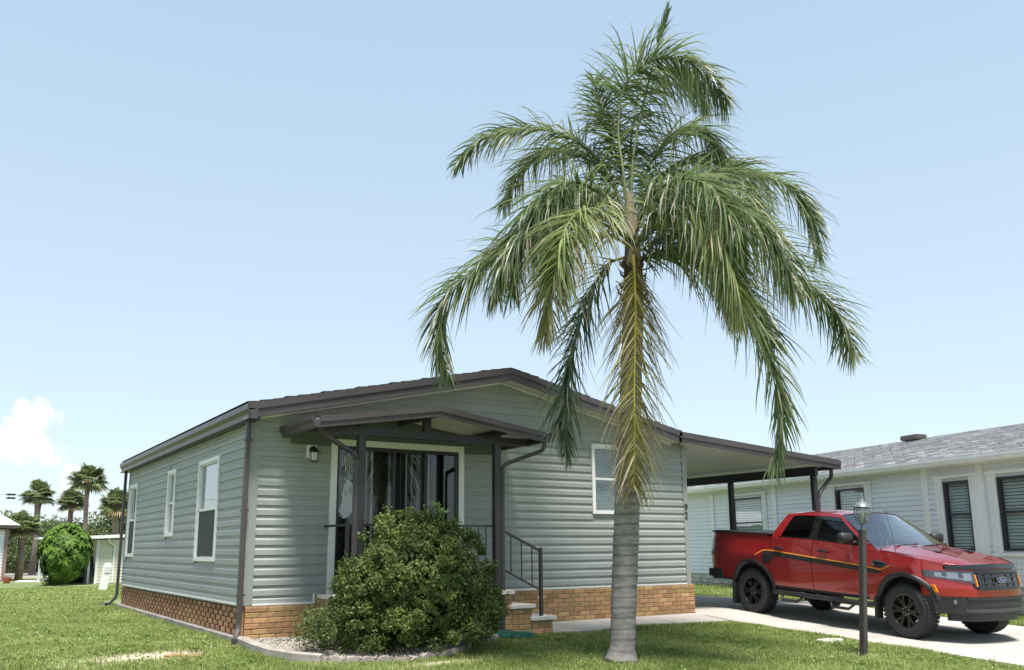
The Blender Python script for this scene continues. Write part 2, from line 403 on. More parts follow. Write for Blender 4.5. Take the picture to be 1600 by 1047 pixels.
# corner posts and base trim
for x in (-.012, W-.088): MB().box(x, x+.10, -.028, -.001, .43, 2.86).build('corner_post', SAGE_TRIM, house)
MB().box(-.030, -.012, -.028, .10, .43, 2.80).build('corner_post', SAGE_TRIM, house)
MB().box(-.022, -.002, D-.06, D+.02, .43, 2.80).build('corner_post', SAGE_TRIM, house)
t = MB(); t.box(.09, .905, -.032, -.003, .425, .447); t.box(.885, .907, -.033, -.003, .447, .55); t.build('base_trim', WHITE, house)
MB().box(3.14, W-.09, -.032, -.003, .49, .512).build('base_trim', WHITE, house)
MB().box(-.034, -.004, .10, D-.05, .424, .446).build('base_trim', WHITE, house)

# windows
def sash_window(parent, fn, a, b, z0, z1, screen=True, blind=True, tw=.06, name='window', meet=.5, blind_to=0.0):
    """fn(u, out, z) -> xyz; out is distance in front of the wall"""
    P = lambda mb: mb.xf(lambda p: fn(p.x, p.y, p.z))
    fr = MB(); o0, o1 = -.02, .035
    fr.box(a, b, o0, o1, z1-tw, z1); fr.box(a, b, o0, o1, z0, z0+tw); fr.box(a, a+tw, o0, o1, z0+tw, z1-tw); fr.box(b-tw, b, o0, o1, z0+tw, z1-tw)
    w = P(fr).build(name, WHITE, parent)
    zm = z0+(z1-z0)*meet
    s = MB(); s.box(a+tw, b-tw, -.03, .012, zm-.018, zm+.018); s.box(a+tw, b-tw, -.03, .012, z1-tw-.02, z1-tw); s.box(a+tw, a+tw+.02, -.03, .012, z0+tw, z1-tw); s.box(b-tw-.02, b-tw, -.03, .012, z0+tw, z1-tw)
    P(s).build('sash', WHITE, w)
    q = MB(); q.box(a+tw, b-tw, -.022, -.018, zm, z1-tw); P(q).build('pane', PANE, w)
    q = MB(); q.box(a+tw, b-tw, -.028, -.024, z0+tw, zm); P(q).build('pane', PANE, w)
    if screen: q = MB(); q.box(a+tw+.01, b-tw-.01, .0, .003, z0+tw+.01, zm-.02); P(q).build('insect_screen', SCREEN, w)
    if blind:
        q = MB(); z = z1-tw-.02
        while z > z0+tw+blind_to:
            q.add([(a+tw, -.085, z), (b-tw, -.085, z), (b-tw, -.060, z-.017), (a+tw, -.060, z-.017)], [(0,1,2,3)]); z -= .0225
        P(q).build('blind', BLIND, w, recalc=False)
    return w
FR = lambda u, o, z: (u, -.004-o, z)
LF = lambda u, o, z: (-.004-o, u, z)
sash_window(house, FR, *WIN, screen=False)
sash_window(house, LF, *WL[0], meet=.50)
sash_window(house, LF, *WL[1], tw=.07, screen=False)
sash_window(house, LF, *WL[2])
# glazed entry: white casing, dark frames, sliding panels, etched sidelight, vertical blinds
a, b, z0, z1 = DOOR
dr = MB(); tw = .085
dr.box(a, b, -.055, .02, z1-tw, z1); dr.box(a, a+tw, -.055, .02, z0, z1-tw); dr.box(b-tw, b, -.055, .02, z0, z1-tw)
door = dr.build('glazed_door', WHITE, house)
ia, ib, iz = a+tw, b-tw, z1-tw
def dframe(x0, x1, y, w, zb=z0+.02):
    mb = MB(); mb.box(x0, x1, y-.02, y+.02, iz-.05, iz); mb.box(x0, x1, y-.02, y+.02, zb, zb+.09); mb.box(x0, x0+w, y-.02, y+.02, zb+.09, iz-.05); mb.box(x1-w, x1, y-.02, y+.02, zb+.09, iz-.05)
    return mb.build('door_frame', DARK, door)
for x0, x1, y, w, gl in ((ia, ia+.34, -.02, .035, 'e'), (ia+.345, ia+.88, -.015, .045, 'c'), (ia+.84, ia+1.37, .03, .05, 'c'), (ia+1.34, ib, -.015, .05, 'c')):
    f_ = dframe(x0, x1, y, w)
    MB().box(x0+w, x1-w, y-.003, y+.003, z0+.11, iz-.05).build('pane', PANE_DARK, f_)
    if gl == 'e':   # etched plant motif on the sidelight
        e = MB(); rr = random.Random(3)
        for k in range(70):
            cx = x0+.06+rr.random()*.2; zt = iz-.08-rr.random()*.5; L_ = .06+rr.random()*.16; dx = (rr.random()-.4)*.07
            e.add([(cx, y-.006, zt), (cx+dx*.5+.007, y-.006, zt-L_*.5), (cx+dx, y-.006, zt-L_), (cx+dx*.5-.005, y-.006, zt-L_*.5)], [(0,1,2,3)])
        pts = [(x0+.05, 1.62), (x0+.09, 1.75), (x0+.10, 1.95), (x0+.16, 2.06), (x0+.24, 2.0), (x0+.28, 1.8), (x0+.27, 1.66), (x0+.2, 1.56), (x0+.12, 1.52)]
        e.add([(x, y-.0055, z) for x, z in pts], [tuple(range(len(pts)))])
        e.build('etched_motif', mat('etched_glass', (.50,.53,.55), .6), f_, recalc=False)
# vertical blind vanes hanging behind the glass
k = 0
for x in np.arange(ia+.05, ib-.03, .089):
    v_ = MB(); ang = R(58+14*math.sin(k*1.9)); dx, dy = .043*math.cos(ang), .043*math.sin(ang)
    v_.add([(x-dx, .11-dy, z0+.06), (x+dx, .11+dy, z0+.06), (x+dx, .11+dy, iz-.03), (x-dx, .11-dy, iz-.03)], [(0,1,2,3)])
    v_.build('blind_vane', BLIND, door, recalc=False); k += 1
MB().box(ia, ib, -.10, .04, z0-.03, z0+.015).build('threshold', DARK, door)

# roof: two shingled slopes, two-step rake boards, soffit, gutter
roof = MB()
for s_ in (-1, 1):
    xe = RIDGE_X+s_*3.98 if s_ < 0 else 7.40
    ze = roof_z(xe)
    roof.prism([(RIDGE_X, RIDGE_Z+.02), (xe, ze+.02), (xe, ze-.02), (RIDGE_X, RIDGE_Z-.02)], lambda u, v, w: (u, w, v), -.30, D+.3)
roof = roof.build('roof', SHINGLE, house)
# shingle tabs that show along the rake as an uneven edge
for s_ in (-1, 1):
    n = 24 if s_ < 0 else 21
    for i in range(n):
        x0 = RIDGE_X+s_*i*.166; x1 = RIDGE_X+s_*(i+1.08)*.166; dz = .008+.006*((i*7) % 3)
        tb = MB(); tb.add([(x0, -.315, roof_z(x0)+.024), (x1, -.315, roof_z(x1)+.024+dz), (x1, D+.30, roof_z(x1)+.024+dz), (x0, D+.30, roof_z(x0)+.024), (x1, -.315, roof_z(x1)+.014), (x0, -.315, roof_z(x0)+.014)], [(0,1,2,3), (0,5,4,1)])
        tb.build('shingle_course', SHINGLE, roof, recalc=False)
def rake(x0, x1, y0, y1, top, depth, name='rake_board', m_=BROWN, par=None, zf=roof_z):
    return MB().prism([(x0, zf(x0)+top), (x1, zf(x1)+top), (x1, zf(x1)+top-depth), (x0, zf(x0)+top-depth)], lambda u, v, w: (u, w, v), y0, y1).build(name, m_, par or house)
for x0, x1 in ((-.16, RIDGE_X), (RIDGE_X, 7.30)):
    rake(x0, x1, -.335, -.30, .012, .085)
    rake(x0, x1, -.318, -.298, -.075, .10)
    rake(x0+.02, x1, -.297, .0, -.150, .012, 'soffit', CREAMW)
    rake(max(x0, .09), min(x1, 7.55), -.034, -.004, -.165, .022, 'frieze_trim', WHITE)
# left gutter with K profile
kp = [(0, -.19), (.09, -.19), (.10, -.12), (.135, -.07), (.135, 0), (.125, 0), (.12, -.06), (.0, -.06)]
gut = MB().prism([(-u, v) for u, v in kp], lambda u, v, w: (-.045+u, w, 2.95+v), -.335, D+.32).build('gutter', BROWN, house)
MB().box(-.17, -.0, -.30, D+.3, 2.752, 2.764).build('soffit', DARK, house)
MB().box(-.044, -.006, -.298, D+.3, 2.765, 2.93).build('fascia_board', BROWN, house)
def downspout(path, parent, w=.075, d=.055, m_=BROWN, name='downspout', upv=(0,0,1)):
    n = 6
    pts = [Vector(path[0])]
    for i in range(1, len(path)-1):
        p, q, r = Vector(path[i-1]), Vector(path[i]), Vector(path[i+1])
        l = min(.09, (q-p).length*.4, (r-q).length*.4); a_ = q+(p-q).normalized()*l; b_ = q+(r-q).normalized()*l
        for k in range(n+1):
            t_ = k/n; pts.append(a_*(1-t_)**2+q*2*t_*(1-t_)+b_*t_*t_)
    pts.append(Vector(path[-1]))
    pr = [(-w/2+.01,-d/2),(-w/6,-d/2+.004),(0,-d/2),(w/6,-d/2+.004),(w/2-.01,-d/2),(w/2,-d/2+.01),(w/2,d/2-.01),(w/2-.01,d/2),(-w/2+.01,d/2),(-w/2,d/2-.01),(-w/2,-d/2+.01)]
    return MB().sweep(pts, pr, upv).build(name, m_, parent, smooth=35)
downspout([(-.085, -.075, 2.77), (-.085, -.075, .16), (-.16, -.20, .03), (-.20, -.30, .02)], house, w=.085, upv=(1,0,0))
downspout([(-.085, D+.06, 2.77), (-.085, D+.06, .20), (-.20, D+.05, .06), (-.36, D+.04, .03)], house, upv=(1,0,0))
for z in (.55, 1.6, 2.5): MB().box(-.130, -.03, -.108, -.03, z, z+.025).build('downspout_strap', BROWN, house)
# brick skirting: mortar core plus single bricks
def brick_run(parent, fn, a0, a1, z0, rows, L_=.205, Hc=.0677, m_=BRICK, joint=.011, seed=1, skip=None, stuff_from=None, lattice=False):
    rr = random.Random(seed); stuff = MB(); base = {}
    for r in range(rows):
        x = a0-(L_*.5 if r % 2 else 0)
        while x < a1-.01:
            xa, xb = max(x, a0), min(x+L_-joint, a1); x += L_
            if lattice: xb = min(xb, xa+(L_*.60))
            if xb-xa < .03: continue
            if skip and skip((xa+xb)/2, z0+r*Hc): continue
            d = .006+rr.random()*.005; h = Hc-joint
            key = (round(xb-xa, 3), round(d, 3))
            if stuff_from and xa > stuff_from:
                q = MB(); q.box(xa, xb, -.05, d, z0+r*Hc, z0+r*Hc+h); stuff.add([fn(*p) for p in q.v], q.f); continue
            if key not in base:
                q = MB(); q.bbox(0, xb-xa, -.05, d, 0, h, .004)
                q.xf(lambda p: Vector(fn(p.x, p.y, p.z))-Vector(fn(0, 0, 0))); base[key] = q.mesh('brick', m_)
            inst(base[key], 'brick', parent, fn(xa, 0, z0+r*Hc))
    if stuff.v: o = stuff.build('far_bricks', m_, parent); o['kind'] = 'stuff'
sk = MB().box(3.30, 7.692, -.030, .09, -.06, .492).build('brick_skirting', MORTAR, house)
BRK = lambda u, o, z: (u, -.030-o, z)
brick_run(sk, BRK, 3.30, 7.70, .012, 7, seed=4)
MB().box(7.692, 7.705, -.036, .2, -.05, .485).build('brick_return', BRICK, sk)
sk2 = MB().box(.0, 3.29, -.030, .09, -.06, .424).build('brick_skirting', MORTAR, house)
brick_run(sk2, BRK, .0, 1.32, .010, 6, seed=9)
MB().box(.91, 3.28, -.03, .0, .425, .52).build('brick_ledge', MORTAR, sk2)
brick_run(sk2, BRK, .915, 1.32, .428, 1, Hc=.08, seed=12)
# the side skirting is laid as an open lattice of bricks over a dark crawl space
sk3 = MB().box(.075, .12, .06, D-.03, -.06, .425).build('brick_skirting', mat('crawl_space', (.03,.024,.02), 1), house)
LAT = lambda u, o, z: (-.004-o, u, z)
brick_run(sk3, LAT, .03, D-.04, .052, 5, L_=.265, Hc=.0685, m_=BRICK_RED, seed=5, stuff_from=5.2, lattice=False if False else True, joint=.008)
MB().box(-.03, .11, .0, .075, -.05, .424).build('brick_pier', BRICK, sk3)
MB().box(-.105, .07, -.13, D+.06, -.10, .046).build('footing', CONC_OLD, house)
# wall lantern and house number
lamp = bpy.data.objects.new('wall_lantern', None); C.objects.link(lamp); lamp.parent = house
MB().bbox(.72, .86, -.052, -.016, 2.32, 2.50, .008).build('mount_plate', WHITE, lamp)
BLACK = mat('black_metal', (.012,.012,.014), .4)
q = MB(); q.lathe([(.0, -.03), (.05, -.028), (.052, 0)], 14, (.80, -.055, 2.43), 'y'); q.tube([(.80, -.06, 2.43), (.80, -.10, 2.475), (.80, -.13, 2.45)], .010, 6)
q.lathe([(.060, 0), (.055, .02), (.025, .05), (.012, .075), (.004, .08)], 12, (.80, -.13, 2.39)); q.build('lantern_cap', BLACK, lamp, smooth=40)
q = MB(); q.lathe([(.042, 0), (.050, .11)], 12, (.80, -.13, 2.28)); q.build('lantern_glass', mat('frosted_lamp_glass', (.62,.64,.66), .2, spec=.6), lamp, smooth=40)
q = MB()
for k in range(6):
    a_ = k*math.pi/3; q.tube([(.80+.044*math.cos(a_), -.13+.044*math.sin(a_), 2.27), (.80+.053*math.cos(a_), -.13+.053*math.sin(a_), 2.395)], .004, 4)
q.lathe([(.046, 0), (.046, .012)], 12, (.80, -.13, 2.27)); q.build('lantern_cage', BLACK, lamp)
def text_mesh(s, size, name, m_, parent, loc, rot, ext=.004):
    cu = bpy.data.curves.new(name, 'FONT'); cu.body = s; cu.size = size; cu.extrude = ext; cu.align_x = 'CENTER'
    o = bpy.data.objects.new(name, cu); C.objects.link(o)
    me = bpy.data.meshes.new_from_object(o.evaluated_get(bpy.context.evaluated_depsgraph_get())); bpy.data.objects.remove(o)
    me.materials.clear(); me.materials.append(m_); o = bpy.data.objects.new(name, me); C.objects.link(o); o.parent = parent; o.location = loc; o.rotation_euler = rot; return o
text_mesh('9', .16, 'house_number_digit', BLACK, house, (W-.04, -.034, 1.74), (R(90), 0, 0)); text_mesh('2', .16, 'house_number_digit', BLACK, house, (W-.04, -.034, 1.60), (R(90), 0, 0))

# ------------------------------------------------------------------ porch awning, railing, steps
PX0, PX1, PXR, PYF = .45, 3.80, 2.10, -1.20
def pz(x): return 2.97-(.155 if x < PXR else .145)*abs(x-PXR)
porch = empty('porch_awning', 'brown gabled porch awning on square posts over the glazed entry', 'awning', (0, 0, 0))
for x0, x1 in ((PX0, PXR), (PXR, PX1)):
    rake(x0, x1, PYF, -.03, -.012, .03, 'roof_panel', CREAMW, porch, pz)
    rake(x0, x1, PYF-.02, -.03, .008, .018, 'roof_sheet', BROWN, porch, pz)
    rake(x0-.0, x1, PYF-.045, PYF-.003, .004, .075, 'fascia_board', BROWN, porch, pz)
    rake(x0+.0, x1, PYF-.028, PYF-.001, -.073, .065, 'fascia_board', BROWN, porch, pz)
kp2 = [(0, -.14), (.07, -.14), (.08, -.09), (.105, -.05), (.105, 0), (.095, 0), (.09, -.05), (0, -.05)]
MB().prism([(-u, v) for u, v in kp2], lambda u, v, w: (PX0+.0+u, w, pz(PX0)+.006+v), PYF-.045, -.02).build('gutter', BROWN, porch)
MB().prism(kp2, lambda u, v, w: (PX1+u, w, pz(PX1)+.006+v), PYF-.045, -.02).build('gutter', BROWN, porch)
PLX, PRX, PPY = 1.155, 3.21, -.85
for x in (PLX, PRX): MB().bbox(x-.05, x+.05, PPY-.05, PPY+.05, (.40 if x < 2 else -.05), pz(x)-.10, .008).build('post', DARK, porch)
MB().box(PX0+.02, PX1-.02, PPY-.045, PPY+.045, 2.56, 2.66).build('cross_beam', DARK, porch)
for x in (PLX, PXR, PRX): MB().prism([(PYF+.02, pz(x)-.05), (-.03, pz(x)-.05), (-.03, pz(x)-.13), (PYF+.02, pz(x)-.13)], lambda u, v, w: (w, u, v), x-.03, x+.03).build('rafter', DARK, porch)
MB().prism([(PXR-.05, 2.66), (PXR+.05, 2.66), (PXR+.05, pz(PXR)-.06), (PXR-.05, pz(PXR)-.06)], lambda u, v, w: (u, w, v), PPY-.04, PPY+.04).build('king_post', DARK, porch)
MB().prism([(PX0+.06, 2.50), (PX1-.06, 2.50), (PX1-.06, pz(PX1)-.045), (PXR, pz(PXR)-.045), (PX0+.06, pz(PX0)-.045)], lambda u, v, w: (u, w, v), -.029, -.021).build('back_panel', mat('slate_panel', (.10,.115,.115), .7), porch)
downspout([(PX0+.03, PYF+.03, pz(PX0)-.11), (PX0+.10, PYF+.10, pz(PX0)-.20), (PLX-.07, PPY-.02, 2.30), (PLX-.07, PPY-.02, .45)], porch, w=.06)
downspout([(PX1+.05, PYF+.06, pz(PX1)-.12), (PX1+.03, PYF+.08, pz(PX1)-.24), (PRX+.09, PPY-.01, 2.27), (PRX+.09, PPY-.01, .0)], porch, w=.06)

rail = empty('porch_railing', 'thin dark metal railing along the porch and down the brick steps', 'railing')
RY = -.80; ZR = 1.42; ZL = .66
def bar(p, q, w=.02, nm='rail', par=rail): return MB().sweep([p, q], [(-w/2,-w/2),(w/2,-w/2),(w/2,w/2),(-w/2,w/2)]).build(nm, DARK, par)
for x0, x1 in ((1.02, PLX-.05), (PLX+.05, PRX-.05)):
    bar((x0, RY, ZR), (x1, RY, ZR), .028, 'top_rail'); bar((x0, RY, ZL), (x1, RY, ZL), .022, 'bottom_rail')
    for x in np.arange(x0+.06, x1, .12): bar((x, RY, ZL), (x, RY, ZR-.01), .013, 'baluster')
bar((1.02, RY, .50), (1.02, RY, 1.48), .04, 'newel_post'); bar((1.02, -.02, ZR), (1.02, RY, ZR), .028, 'top_rail')
SX0, SX1 = PRX+.06, 3.98
for za, zb, w, nm in ((ZR-.03, 1.07, .03, 'handrail'), (.86, .52, .022, 'bottom_rail')): bar((SX0, RY, za), (SX1, RY, zb), w, nm)
for i in range(4):
    t_ = (i+.15)/4; x = SX0+(SX1-SX0)*t_; bar((x, RY, .86-.34*t_), (x, RY, ZR-.03-.32*t_), .013, 'baluster')
bar((SX1, RY, .17), (SX1, RY, 1.12), .042, 'newel_post')
steps = empty('brick_steps', 'tan brick porch steps with pale concrete treads beside the walkway', 'steps')
SF = -.87
MB().box(.95, 3.45, SF+.012, -.035, -.08, .49).build('porch_base', MORTAR, steps)
MB().box(.93, 3.47, SF-.03, -.036, .492, .545).build('porch_slab', CONC_W, steps)
MB().box(3.451, 3.78, SF+.012, -.14, -.08, .285).build('step_core', MORTAR, steps)
MB().box(3.781, 4.13, SF+.012, -.14, -.08, .112).build('step_core', MORTAR, steps)
MB().bbox(3.40, 3.83, SF-.03, -.13, .288, .345, .008).build('tread', CONC_W, steps)
MB().bbox(3.74, 4.19, SF-.03, -.13, .115, .172, .008).build('tread', CONC_W, steps)
STP = lambda u, o, z: (u, SF+.012-o, z)
brick_run(steps, STP, 2.6, 3.45, -.05, 8, seed=21, skip=lambda x, z: z > .45)
brick_run(steps, STP, 3.455, 3.78, -.055, 5, seed=22)
brick_run(steps, STP, 3.785, 4.13, -.065, 2, Hc=.08, seed=23)

# ------------------------------------------------------------------ carport
car = empty('carport', 'flat white-ceilinged carport roof with brown fascia beside the house', 'carport', (0, 0, 0))
CX0, CX1, CY0, CY1 = 7.24, 11.53, -.30, 6.0
def cz(x): return 3.04-.0700*(x-CX0)
rake(CX0, CX1, CY0+.02, CY1, -.02, .03, 'roof_sheet', WHITE, car, cz)
n = 14   # pan ribs of the ceiling run down the slope
CEIL = mat('white_pan_ceiling', (.62,.63,.635), .5, var=.03)
for i in range(n):
    y0 = CY0+.03+i*(CY1-CY0-.06)/n; y1 = y0+(CY1-CY0-.06)/n
    MB().prism([(W+.01, cz(W)-.085), (CX1-.12, cz(CX1-.12)-.085), (CX1-.12, cz(CX1-.12)-.055), (W+.01, cz(W)-.055)], lambda u, v, w: (u, w, v), y0+.006, y1-.006).build('ceiling_pan', CEIL, car)
rake(CX0, CX1, CY0-.035, CY0, .012, .085, 'fascia_board', BROWN, car, cz)
rake(CX0, CX1, CY0-.018, CY0+.018, -.075, .075, 'fascia_board', BROWN, car, cz)
rake(CX0, CX1-.05, CY0-.03, CY0+.4, .030, .016, 'roof_edge', SHINGLE, car, cz)
MB().box(CX1-.10, CX1, CY0+.02, CY1, cz(CX1)-.145, cz(CX1)-.02).build('gutter', BROWN, car)
MB().box(10.86, 10.95, -.22, CY1, 2.46, 2.63).build('beam', DARK, car)
for y in (-.14, 2.02, 4.2): MB().bbox(10.855, 10.955, y-.05, y+.05, -.06, 2.46, .008).build('post', DARK, car)
downspout([(CX1-.05, -.12, cz(CX1)-.14), (CX1-.05, -.12, cz(CX1)-.28), (11.05, -.14, 2.13), (11.01, -.14, 2.0), (11.01, -.14, .05)], car, w=.07)
# ------------------------------------------------------------------ the neighbour's house
NP, NDIR = Vector((15.62, 8.13, 0)), Vector((.208, .978, 0)).normalized()
NN = Vector((-NDIR.y, NDIR.x, 0))
def NF(u, o, z): return tuple(NP+NDIR*u+NN*o+Vector((0, 0, z)))
nb = empty('mobile_home', 'white sided home with grey shingle roof beyond the red pickup', 'house', (0, 0, 0))
NWHITE = mat('white_siding', (.74,.76,.80), .5, var=.04, vscale=1.0, rnd=.02, dirt=((.58,.59,.59), .3, 1.2))
NTRIM = mat('white_trim', (.80,.80,.79), .5, var=.05)
NZ0, NZ1 = .36, 2.70; US, UE = -12.6, 5.0
NWIN = [(-3.52, -2.12, 1.02, 2.40), (-7.28, -6.32, 1.02, 2.40), (-10.10, -9.46, 1.0, 2.36), (-11.95, -10.72, 1.0, 2.36)]
zz = NZ0; k = 0
while zz < NZ1:
    spans = [(US, UE)]
    for a, b, c, d in NWIN:
        if zz < d and zz+.105 > c: spans = cut(spans, a, b)
    for a, b in spans: MB().prism([(-.0, 0), (.030, 0), (.006, .105), (0, .105)], lambda u, v, w: NF(w, u, min(zz+v, NZ1)), a, b).build('siding_board', NWHITE, nb)
    zz += .105
def wall_n(name, u0, u1, z0, z1, o0, o1, m_, par=nb): return MB().box(u0, u1, o0, o1, z0, z1).xf(lambda p: Vector(NF(p.x, p.y, p.z))).build(name, m_, par)
for a, b in zip([US]+[w[1] for w in sorted(NWIN)], [w[0] for w in sorted(NWIN)]+[UE]): wall_n('wall', a, b, .0, NZ1, -.12, -.003, NWHITE)
for a, b, c, d in NWIN: wall_n('wall', a, b, .0, c, -.12, -.003, NWHITE); wall_n('wall', a, b, d, NZ1, -.12, -.003, NWHITE)
wall_n('back_wall', US, UE, .0, 2.7, -7.0, -6.9, NWHITE); wall_n('end_wall', US-.1, US, .0, 2.7, -7.0, -.0, NWHITE); wall_n('end_wall', UE, UE+.1, .0, 2.7, -7.0, -.0, NWHITE)
wall_n('partition', US, UE, .3, 2.7, -1.6, -1.5, INSIDE)
for u in (-1.2, -4.05, -9.0, -10.36): wall_n('batten', u-.075, u+.075, NZ0-.02, NZ1, .018, .05, NTRIM)
for i, (a, b, c, d) in enumerate(NWIN):
    fr = MB(); o0, o1 = -.06, .03; tw = .045
    fr.box(a, b, o0, o1, d-tw, d); fr.box(a, b, o0, o1, c, c+tw); fr.box(a, a+tw, o0, o1, c+tw, d-tw); fr.box(b-tw, b, o0, o1, c+tw, d-tw); zm = c+(d-c)*.52; fr.box(a+tw, b-tw, -.05, .015, zm-.02, zm+.02)
    w_ = fr.xf(lambda p: Vector(NF(p.x, p.y, p.z))).build('window', DARK, nb)
    wall_n('pane', a+tw, b-tw, c+tw, d-tw, -.03, -.026, PANE, w_)
    q = MB(); z = d-tw
    while z > c+tw: q.add([NF(a+tw, -.085, z), NF(b-tw, -.085, z), NF(b-tw, -.070, z-.050), NF(a+tw, -.070, z-.050)], [(0,1,2,3)]); z -= .062
    q.build('blind', BLIND, w_, recalc=False)
    for s0, s1 in ((a-.19, a-.01), (b+.01, b+.19)):     # fluted white shutter strips
        wall_n('shutter', s0, s1, c-.04, d+.06, .018, .055, NTRIM, w_)
        for q_ in (.03, .085, .14): wall_n('shutter_rib', s0+q_, s0+q_+.018, c-.04, d+.06, .055, .063, NTRIM, w_)
    wall_n('head_trim', a-.22, b+.22, d+.062, d+.12, .018, .07, NTRIM, w_); wall_n('sill', a-.22, b+.22, c-.10, c-.042, .018, .075, NTRIM, w_)
# stone skirting with single blocks
ssk = wall_n('stone_skirting', US, UE, -.30, NZ0-.02, -.08, .0, mat('pale_mortar', (.40,.38,.34), .95, var=.2, vscale=8))
STONE = mat('pale_stone_block', (.50,.47,.41), .9, var=.2, vscale=7, bump=.5, bscale=30, rnd=.18)
rr = random.Random(11); z = -.24
for row in range(5):
    h = .115; u = -12.4
    while u < 4:
        L_ = .2+rr.random()*.22
        if u < -10.2 or u > -4.6: wall_n('stone', u, u+L_-.02, z, z+h-.018, .0, .02+rr.random()*.02, STONE, ssk)
        u += L_
    z += h
# roof: eave gutter, sheathing, tabs, vent
OE, ZE, OR, ZR_ = .36, 2.80, -3.05, 3.76
def roofn(o): return ZE+(OE-o)/(OE-OR)*(ZR_-ZE)
NSH = [mat('grey_shingle_%d' % i, c, .95, var=.25, vscale=30, bump=.3, bscale=90) for i, c in enumerate([(.40,.39,.39), (.34,.335,.34), (.45,.44,.44)])]
rf = MB().prism([(OE, ZE), (OR, ZR_), (OR, ZR_-.06), (OE, ZE-.06)], lambda u, v, w: NF(w, u, v), US-.3, UE+.3).build('roof', NSH[1], nb)
MB().prism([(OR, ZR_), (2*OR-OE, ZE), (2*OR-OE, ZE-.06), (OR, ZR_-.06)], lambda u, v, w: NF(w, u, v), US-.3, UE+.3).build('roof_slope', NSH[1], rf)
tabs = MB(); o = OE+.02; row = 0
while o > OR+.1:
    u = US-.3-(.15 if row % 2 else 0)
    while u < UE+.2:
        w_ = .29+.02*rr.random(); tabs.cur = rr.choice((0, 0, 1, 2)); z_a, z_b = roofn(o)+.020+.008*rr.random(), roofn(o-.145)+.004
        tabs.add([NF(u, o, z_a), NF(u+w_, o, z_a), NF(u+w_, o-.15, z_b), NF(u, o-.15, z_b), NF(u, o, z_a-.02), NF(u+w_, o, z_a-.02)], [(0,1,2,3), (4,5,1,0)]); u += .305
    o -= .14; row += 1
tb = tabs.build('shingle_tabs', NSH, rf, recalc=False); tb['kind'] = 'stuff'
MB().prism([(OE, ZE-.02), (OE+.11, ZE-.02), (OE+.11, ZE-.07), (OE+.07, ZE-.15), (OE, ZE-.15)], lambda u, v, w: NF(w, u, v), US-.3, UE+.3).build('gutter', NTRIM, nb)
wall_n('soffit', US, UE, ZE-.16, ZE-.13, .0, OE, NTRIM)
vm = MB(); vm.bbox(-.28, .28, -.18, .18, 0, .13, .03); vo = vm.build('roof_vent', BROWN, rf); 
ang = math.atan2(ZR_-ZE, OE-OR); vo.location = NF(-6.1, OR+.32, roofn(OR+.32)+.02); vo.rotation_euler = (0, 0, math.atan2(NDIR.y, NDIR.x))
wall_n('base', US, UE, -.4, .0, -6.9, -.081, INSIDE)

# ------------------------------------------------------------------ lamp post
lp = empty('lamp_post', 'slim dark square lamp post with a glass lantern on the lawn', 'lamp post', (6.68, -4.06, g(6.68, -4.06)-.03))
lp.rotation_euler = (R(2.2), R(3.5), 0)
PBR = mat('brown_post_paint', (.048,.040,.038), .5, var=.15, vscale=6)
LH = 1.60
MB().bbox(-.038, .038, -.038, .038, 0, LH-.02, .006).build('post', PBR, lp)
GREY = mat('weathered_grey_metal', (.16,.18,.19), .45, metal=.3, var=.2, vscale=9)
q = MB(); q.lathe([(.035, 0), (.04, .015), (.02, .03), (.016, .06), (.03, .075), (.045, .09)], 14, (0, 0, LH-.02)); q.build('fitter', GREY, lp, smooth=40)
q = MB(); prof = [(.045, .07), (.075, .12), (.092, .18), (.095, .23), (.088, .27)]
q.lathe(prof, 18, (0, 0, LH)); q.build('lantern_glass', glass_mat('lantern_glass', (.80,.83,.85), 1.2, .08, .06), lp, smooth=60)
q = MB()
for k in range(6): q.tube([((r+.004)*math.cos(k*math.pi/3+.3), (r+.004)*math.sin(k*math.pi/3+.3), LH+h) for r, h in prof], .006, 5)
q.build('cage_rib', GREY, lp)
q = MB(); q.lathe([(.112, .265), (.116, .275), (.10, .30), (.06, .335), (.03, .355), (.028, .37), (.012, .385), (.016, .40), (.004, .44)], 18, (0, 0, LH)); q.build('lantern_roof', GREY, lp, smooth=35)
q = MB(); q.lathe([(.012, .07), (.012, .13), (.028, .16), (.03, .20), (.012, .225)], 10, (0, 0, LH)); q.build('bulb', mat('bulb_white', (.7,.7,.68), .3), lp, smooth=60)
MB().tube([(.0, -.04, LH-.18), (.14, -.04, LH-.18)], .006, 5).build('ladder_bar', PBR, lp)

# ------------------------------------------------------------------ planting bed
bed = [(-.06, -.14), (.02, -1.02), (.22, -1.45), (.60, -1.80), (1.30, -2.04), (1.95, -1.86), (2.42, -1.50), (2.85, -1.22), (3.15, -.95)]
gm = MB(); poly = bed+[(3.1, -.45), (1.0, -.2)]
gm.add([(x, y, g(x, y)+.035) for x, y in poly]+[(x, y, g(x, y)-.06) for x, y in poly], [tuple(range(len(poly)))]+[(i, (i+1) % len(poly), len(poly)+(i+1) % len(poly), len(poly)+i) for i in range(len(poly))])
bedo = struct(gm.build('planting_bed', mat('bed_soil', (.13,.105,.08), .95, col2=(.25,.215,.17), vscale=5, detail=8, bump=.6, bscale=35)))
def inside(px_, py_, P):
    r = np.zeros(np.shape(px_), bool); n = len(P)
    for i in range(n):
        x0, y0 = P[i]; x1, y1 = P[(i+1) % n]
        c = ((y0 > py_) != (y1 > py_)) & (px_ < (x1-x0)*(py_-y0)/((y1-y0)+1e-12)+x0); r ^= c
    return r
